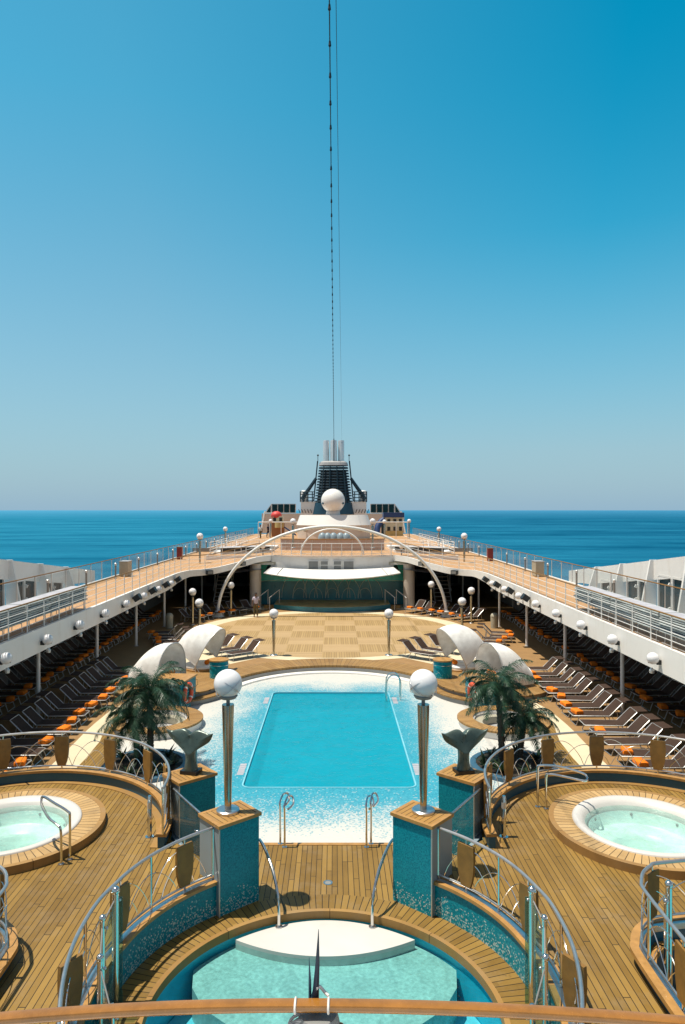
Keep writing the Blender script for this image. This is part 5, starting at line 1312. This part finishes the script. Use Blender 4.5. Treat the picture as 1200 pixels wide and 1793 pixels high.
for sg, nm in ((-1, 'left'), (1, 'right')):
    # terraces of folded loungers on both sides
    tr = thing('terrace_step', f'low white terrace with rails on the {nm} of the upper deck', 'terrace', (sg * 8.4, 62, UZ))
    pr = [(sg * 5.3, 60.3), (sg * 9.2, 57.6), (sg * 9.9, 58.4), (sg * 9.9, 66), (sg * 5.3, 69)]
    obj('slab', MB().prism(pr, UZ + .005, UZ + .22), mt['white'], tr, True, 0)
    obj('dark_base', MB().wall([(sg * 5.4, 60.15), (sg * 9.15, 57.5)], UZ + .22, UZ + .5, -.06, .06), mt['dark'], tr, True)
    for h in (.55, .85, 1.1): obj('rail', MB().tube(smoothline([(sg * 4.9, 60.0, UZ + h), (sg * 6.2, 59.4, UZ + h), (sg * 9.0, 57.3, UZ + h), (sg * 9.9, 56.9, UZ + h)], 5), .022, 6), mt['white2'], tr, True)
    for q in ((4.95, 60.0), (6.2, 59.4), (7.6, 58.4), (9.0, 57.3), (9.9, 56.9)): obj('post', MB().tube([(sg * q[0], q[1], UZ), (sg * q[0], q[1], UZ + 1.1)], .028, 6), mt['white2'], tr, True)
    for k in range(7):
        x = sg * (5.9 + .56 * k); y = 62.6 - .40 * k
        for lv in range(3):
            place(fl0, fu, (x, y, UZ + .24 + .08 * lv), sg * R(-35), f'folded lounger on the {nm} terrace, {ordw(lv)} up in the {ordw(k)} pile from the centre', f'folded loungers on the {nm} terrace')
    # screen wall on the outer side: railing of the upper deck beside the terrace
    sr = thing('terrace_railing', f'white slatted railing beside the loungers of the {nm} upper deck', 'railing', (sg * 9.9, 60, UZ))
    for h in (.2, .4, .6, .8, 1.0): obj('rail', MB().tube([(sg * 9.95, 56.8, UZ + h), (sg * 9.85, 80, UZ + h)], .02, 6), mt['white2'], sr, True)
    for i in range(9): obj('post', MB().tube([(sg * 9.9, 56.8 + 2.9 * i, UZ), (sg * 9.9, 56.8 + 2.9 * i, UZ + 1.0)], .03, 6), mt['white2'], sr, True)
    # far deckhouse with dark windows
    dh = thing('far_deckhouse', f'beige deckhouse with a row of dark windows on the {nm} of the funnel', 'deckhouse', (sg * 8, 111, UZ))
    obj('wall', MB().box((sg * 8.0, 112, UZ + 1.55), (6.6, 2, 3.1)), mt['beige'], dh, True, 0)
    obj('screen_frame', MB().box((sg * 7.85, 111.4, 8.05), (3.9, .3, 1.5)).add([(sg * 9.81, 111.3, 7.3), (sg * 10.9, 111.3, 7.3), (sg * 9.81, 111.3, 8.8), (sg * 9.81, 111.6, 7.3), (sg * 10.9, 111.6, 7.3), (sg * 9.81, 111.6, 8.8)], [(0, 1, 2), (5, 4, 3), (0, 3, 4, 1), (1, 4, 5, 2), (2, 5, 3, 0)]), mt['white2'], dh, True, 0)
    for i in range(4): obj('window', MB().box((sg * (6.42 + .95 * i), 111.2, 8.05), (.80, .12, 1.28)), mt['window'], dh, True, 0)
    obj('window', MB().add([(sg * 9.9, 111.2, 7.42), (sg * 10.6, 111.2, 7.42), (sg * 9.9, 111.2, 8.5)], [(0, 1, 2)]), mt['window'], dh, True, 0)
    obj('brace', MB().tube([(sg * 10.8, 110.8, 7.6), (sg * 11.4, 110.4, UZ)], .11, 6), mt['white2'], dh, True)
    # drums beside the funnel
    dr = thing('vent_drum', f'white round vent drum on the {nm} of the funnel', 'vent', (sg * 4.1 + .1, 97.5, 8.94))
    obj('drum', MB().lathe([(.001, 1.6), (.3, 1.6), (.46, 1.45), (.48, 0), (.001, 0)], n=28), mt['white2'], dr); obj('band', MB().lathe([(.5, .3), (.5, .4)], n=28), mt['grey'], dr)
# podium under the radome
pd = thing('radome_podium', 'white curved podium in front of the funnel', 'podium', (.1, 90, UZ))
pe = [(.12 + 4.9 * cos(a), 91.5 + 3.4 * sin(a)) for a in [PI + PI * i / 40 for i in range(41)]]
pe2 = [(.12 + 4.75 * cos(a), 91.5 + 3.2 * sin(a)) for a in [PI + PI * i / 40 for i in range(41)]]
pt_ = [(.12 + (p[0] - .12) * .90, 91.5 + (p[1] - 91.5) * .78) for p in pe]; n_ = len(pe)
obj('upper_band', MB().add([(p[0], p[1], 5.85) for p in pe] + [(p[0], p[1], 7.15) for p in pt_], [(i, (i + 1) % n_, n_ + (i + 1) % n_, n_ + i) for i in range(n_)] + [tuple(range(n_))[::-1], tuple(range(n_, 2 * n_))]), mt['white2'], pd, True)
obj('lower_wall', MB().prism(pe2, UZ, 5.849), mt['beige'], pd, True)
for x in (-3.6, 3.7): obj('door_window', MB().box((x, 89.2, 5.25), (.3, .3, .3)), mt['dark'], pd, True)
rd = thing('radome', 'white radar dome ball on a short neck before the funnel', 'radome', (.02, 90, 7.15))
obj('neck', MB().lathe([(.95, 0), (.85, .5), (.001, .5)], n=32), mt['fibre'], rd); obj('ball', MB().sphere((0, 0, 1.85), 1.53, 40, 26), mt['white2'], rd)
for x in (-1.25, 1.25): obj('hatch', MB().sphere((x, -.78, 1.5), .16, 10, 6), mt['navy'], rd)
fw = thing('funnel_house', 'white machinery house with small rails at the foot of the funnel', 'deckhouse', (.1, 96, UZ))
obj('wall', MB().box((.1, 98.6, 6.55), (9.0, 5, 4.8)), mt['white'], fw, True, 0)
for sg in (-1, 1):
    gr = MB()
    for k in range(5): gr.tube([(.1 + sg * (3.0 + .4 * k), 95.9, 7.4), (.1 + sg * (3.2 + .4 * k), 95.9, 7.9)], .05, 5)
    obj('guard_rail', gr, mt['dark'], fw, True)
# funnel
fn = thing('funnel', 'navy louvred ship funnel with grey collar and three chrome exhaust pipes', 'funnel', (.08, 97, 7))
fx = .08
def fsec(z):      # half width, half depth
    u = (z - 7.2) / (14.2 - 7.2)
    return (2.95 - 1.02 * u ** .8, 2.3 - .8 * u)
def frame_at(z, e=0, n=40):
    a, b = fsec(z); a += e; b += e; out = []
    for i in range(n):
        t = 2 * PI * i / n; c, s = cos(t), sin(t)
        out.append((fx + a * math.copysign(abs(c) ** .6, c), 97.4 + b * math.copysign(abs(s) ** .6, s), z))
    return out
def loftrings(rings):
    n = len(rings[0]); vs = [p for r in rings for p in r]
    return MB().add(vs, [(i * n + k, i * n + (k + 1) % n, (i + 1) * n + (k + 1) % n, (i + 1) * n + k) for i in range(len(rings) - 1) for k in range(n)] + [tuple(range(n)), tuple(range((len(rings) - 1) * n, len(rings) * n))])
obj('base', loftrings([frame_at(7.2 + .2 * k, .05) for k in range(9)]), mt['navy'], fn, True, 60)
obj('core', loftrings([frame_at(8.8 + .5 * k, -.28) for k in range(10)]), mt['dark'], fn, True, 60)
for k in range(13):
    z = 8.95 + .385 * k
    obj('louvre', loftrings([frame_at(z, .06), frame_at(z + .15, .02)]), mt['navy2'], fn, True, 40)
for x in (-1.3, -.45, .45, 1.3): obj('rib', MB().tube([(fx + x * 1.35, 97.4 - fsec(8.9)[1] - .08, 8.8), (fx + x, 97.4 - fsec(13.9)[1] - .08, 13.95)], .07, 6), mt['navy2'], fn, True)
obj('collar', loftrings([frame_at(13.95, .08), frame_at(14.35, .02), frame_at(14.55, -.25)]), mt['grey'], fn, True, 40)
for x, y in ((-1.02, 97.0), (.02, 96.7), (1.05, 97.0)):
    obj('exhaust_pipe', MB().lathe([(.44, 14.3), (.44, 17.3), (.40, 17.42), (.36, 17.42), (.36, 16.5), (.001, 16.5)], (fx + x, y, 0), 28), mt['pipe'], fn, True)
for sg in (-1, 1):
    obj('side_mast', MB().tube([(fx + sg * 2.75, 97, 9.0), (fx + sg * 2.2, 97, 14.6)], .09, 6), mt['navy2'], fn, True)
    obj('curved_arm', MB().tube(smoothline([(fx + sg * 4.35, 97, 9.2), (fx + sg * 3.9, 97, 10.0), (fx + sg * 3.0, 97, 11.3), (fx + sg * 2.4, 97, 12.2)], 5), [.32 - .008 * i for i in range(16)], 8), mt['navy2'], fn, True)
    pr = MB()
    for h in (9.05, 9.5, 9.95, 10.3): pr.tube([(fx + sg * 2.7, 96, h), (fx + sg * 4.6, 96, h)], .06, 6)
    for q in (2.9, 3.5, 4.1, 4.55): pr.tube([(fx + sg * q, 96, 8.9), (fx + sg * q, 96, 10.35)], .07, 6)
    obj('platform_rail', pr, mt['navy2'], fn, True)
    obj('navigation_light', MB().sphere((fx + sg * 2.15, 96.6, 15.35), .13, 10, 8).tube([(fx + sg * 2.15, 96.6, 14.3), (fx + sg * 2.15, 96.6, 15.3)], .04, 6), mt['dark'], fn, True)
# playground pieces (plain)
pt = thing('play_tower', 'small colourful play tower with red dome roof on the far upper deck', 'play tower', (-7.5, 96, UZ))
obj('body', MB().box((-7.5, 96, UZ + .95), (1.7, 1.4, 1.9)), mt['playbrown'], pt, True)
obj('upper_body', MB().box((-7.5, 96, UZ + 2.35), (1.4, 1.2, .9)), mt['playcream'], pt, True)
obj('roof', MB().sphere((-7.75, 96, UZ + 2.9), .75, 22, 12, .8), mt['playred'], pt, True)
obj('yellow_drum', MB().lathe([(.001, .8), (.62, .8), (.62, 0), (.001, 0)], (-7.3, 95.4, UZ + 1.25), 22), mt['yellow'], pt, True)
for x in (-7.95, -7.1): obj('window', MB().box((x, 95.38, UZ + 2.35), (.4, .06, .5)), mt['dark'], pt, True)
obj('slide', MB().add([(-6.6, 95.3, UZ + 1.4), (-6.6, 95.9, UZ + 1.4), (-5.0, 95.9, UZ + .3), (-5.0, 95.3, UZ + .3), (-6.6, 95.3, UZ + 1.2), (-6.6, 95.9, UZ + 1.2), (-5.0, 95.9, UZ + .1), (-5.0, 95.3, UZ + .1)], [(0, 1, 2, 3), (7, 6, 5, 4), (0, 4, 5, 1), (1, 5, 6, 2), (2, 6, 7, 3), (3, 7, 4, 0)]), mt['playblue'], pt, True, 0)
ph = thing('play_house', 'cream playhouse with dark blue roof and small windows on the far right deck', 'playhouse', (8.6, 100, UZ))
obj('wall', MB().box((8.6, 100, UZ + 1.3), (2.6, 2, 2.6)), mt['playcream'], ph, True, 0)
obj('roof', MB().box((8.6, 99.9, UZ + 2.95), (2.9, 2.4, .68)), mt['playblue'], ph, True, 0)
obj('skirting', MB().box((8.6, 98.97, UZ + .35), (2.62, .05, .7)), mt['yellow'], ph, True, 0)
for x in (7.9, 8.75, 9.55):
    for z in (1.0, 2.1): obj('window', MB().box((x, 98.96, UZ + z), (.42, .06, .55)), mt['dark'], ph, True, 0)
ps = thing('play_slide', 'dark blue covered slide beside the cream playhouse', 'slide', (6.6, 99, UZ))
obj('tube', MB().tube(smoothline([(7.3, 99.4, UZ + 2.3), (6.8, 99.2, UZ + 2.0), (6.3, 98.9, UZ + 1.2), (6.2, 98.6, UZ + .35)], 5), .42, 14), mt['playblue'], ps, True)
obj('ladder', MB().box((7.1, 99.9, UZ + 1.1), (.4, .1, 2.2)), mt['navy'], ps, True)
for sg, nm in ((-1, 'left'), (1, 'right')):
    fb = thing('play_fence', f'white frame fence around the {nm} play corner of the far upper deck', 'fence', (sg * 8, 92, UZ))
    obj('rail', MB().tube([(sg * 3.6, 92, UZ + 2.05), (sg * 9.8, 92, UZ + 2.05)], .06, 6), mt['white2'], fb, True)
    for x in (3.8, 5.3, 6.8, 8.3, 9.8): obj('post', MB().tube([(sg * x, 92, UZ), (sg * x, 92, UZ + 2.05)], .05, 6), mt['white2'], fb, True)
# ------------------------------------------------------------------ string of lights and wire
sx_ = thing('light_string', 'long dark cable with evenly spaced bulbs running from overhead to the funnel', 'string lights', (.05, 90, 16.9))
CZ = 7.8 + 9.2
obj('cable', MB().tube([(.045 + .001 * y, y, CZ) for y in [-4 + 2 * i for i in range(51)]], .0135, 6), mt['cable'], sx_, True)
obj('mast', MB().tube([(.13, 96.2, 14.2), (.13, 96.2, CZ + .6)], .06, 8), mt['dark'], sx_, True)
bb = MB().lathe([(.001, .05), (.018, .045), (.022, .02), (.026, -.02), (.03, -.05), (.016, -.075), (.001, -.08)], n=12)
b0 = None
for i in range(80):
    y = 11.77 + 1.0 * i
    if b0 is None: b0 = obj('bulb', bb, mt['bulb'], sx_); bo = b0
    else: bo = b0.copy(); COL.objects.link(bo)
    bo.location = (.045 + .001 * y - .05, y - 90, CZ - 16.9 - .02)
wr = thing('stay_wire', 'thin second wire running beside the string of lights to the funnel', 'wire', (.6, 90, 16.9))
obj('wire', MB().tube([(.02 + .0125 * y, y, CZ) for y in [-4 + 4 * i for i in range(26)]], .0065, 5), mt['cable'], wr, True)
obj('end_clamp', MB().sphere((.02 + .0125 * 96, 96, CZ), .06, 8, 6), mt['dark'], wr, True)
# ------------------------------------------------------------------ people
def skin_mesh(name, verts, edges, mat, parent, root=0, sub=2):
    me = bpy.data.meshes.new(name); me.from_pydata([v[:3] for v in verts], edges, []); me.update()
    o = bpy.data.objects.new(name, me); COL.objects.link(o); o.parent = parent
    me.materials.append(mat)
    s = o.modifiers.new('skin', 'SKIN'); s.use_smooth_shade = True
    for i, v in enumerate(verts):
        r = v[3]; r = r if isinstance(r, tuple) else (r, r)
        me.skin_vertices[0].data[i].radius = r; me.skin_vertices[0].data[i].use_root = (i == root)
    d = o.modifiers.new('sub', 'SUBSURF'); d.levels = sub; d.render_levels = sub
    return o
def person(label, loc, rz, shirt, trouser, stride=.12, hair=True):
    t = thing('person', label, 'person', loc, rz)
    V = []; E = []
    def v(x, y, z, r, p=None):
        V.append((x, y, z, r)); i = len(V) - 1
        if p is not None: E.append((p, i))
        return i
    pel = v(0, 0, .93, (.13, .10)); ab = v(0, -.01, 1.08, (.125, .095), pel); ch = v(0, 0, 1.30, (.145, .10), ab); nk = v(0, .0, 1.46, .055, ch); n2 = v(0, -.01, 1.53, .05, nk)
    hd = v(0, -.015, 1.62, (.075, .09), n2); h2 = v(0, -.01, 1.70, (.072, .088), hd); v(0, -.005, 1.755, .05, h2)
    v(0, -.115, 1.625, .012, hd)                       # nose
    for s in (-1, 1):
        v(s * .085, .0, 1.64, .014, hd)                # ears
        sh = v(s * .17, 0, 1.41, .062, ch); el = v(s * .245, .03 * s * 1, 1.13, .042, sh); wr_ = v(s * .27, -.05 + .03 * s, .90, .030, el); pm = v(s * .275, -.06 + .03 * s, .84, (.022, .036), wr_)
        for k, (dy, ln) in enumerate(((-.035, .075), (-.013, .085), (.01, .08), (.03, .065))):
            a = v(s * .276, -.065 + dy + .03 * s, .79, .0095, pm); v(s * .268, -.07 + dy + .03 * s, .79 - ln * .75, .008, a)
        a = v(s * .262, -.11 + .03 * s, .825, .010, pm); v(s * .25, -.125 + .03 * s, .785, .009, a)
        hp = v(s * .09, 0, .86, .088, pel); kn = v(s * .10, -stride * s * .9 - .02, .48, .058, hp); an = v(s * .10, -stride * s + .03, .085, .042, kn); ft = v(s * .11, -stride * s - .12, .035, (.045, .03), an)
    body = skin_mesh('body', V, E, mt['skin'], t)
    if hair: obj('hair', MB().sphere((0, .012, 1.70), .098, 20, 12, .88), mt['hair'], t)
    SV = [(0, 0, .92, (.165, .125)), (0, -.01, 1.08, (.155, .12)), (0, 0, 1.30, (.172, .125)), (0, 0, 1.43, (.09, .075))]
    SE = [(0, 1), (1, 2), (2, 3)]
    for s in (-1, 1):
        i = len(SV); SV += [(s * .175, 0, 1.405, .078), (s * .23, .015 * s, 1.20, .068)]; SE += [(2, i), (i, i + 1)]
    skin_mesh('shirt', SV, SE, shirt, t)
    TV = [(0, 0, .95, (.150, .115))]; TE = []
    for s in (-1, 1):
        i = len(TV); TV += [(s * .09, 0, .84, .105), (s * .10, -stride * s * .9 - .02, .48, .078), (s * .10, -stride * s + .03, .10, .066)]; TE += [(0, i), (i, i + 1), (i + 1, i + 2)]
        obj('shoe', MB().sphere((s * .11, -stride * s - .06, .045), .055, 14, 8, .8).box((s * .11, -stride * s - .05, .02), (.085, .25, .035)), mt['playbrown'], t)
    skin_mesh('trousers', TV, TE, trouser, t)
    for s in (-1, 1):
        obj('eye', MB().sphere((s * .032, -.098, 1.665), .011, 8, 6), mt['dark'], t)
    obj('mouth', MB().box((0, -.101, 1.578), (.045, .012, .008)), mt['buoy'], t)
    return t
person('person in a pale lilac shirt and khaki trousers walking beside the stage column', (-5.55, 51.0, .01), R(12), mt['shirt'], mt['trouser'])
person('person in dark clothes standing by the far left railing lamp', (-8.6, 93, UZ), R(60), mt['shirt2'], mt['shirt2'])
person('person in grey walking on the far left upper deck', (-9.3, 90, UZ), R(-20), mt['stackgrey'], mt['trouser'])
person('person in dark shirt beside the red domed play tower', (-8.2, 98, UZ), R(180), mt['shirt2'], mt['trouser'])
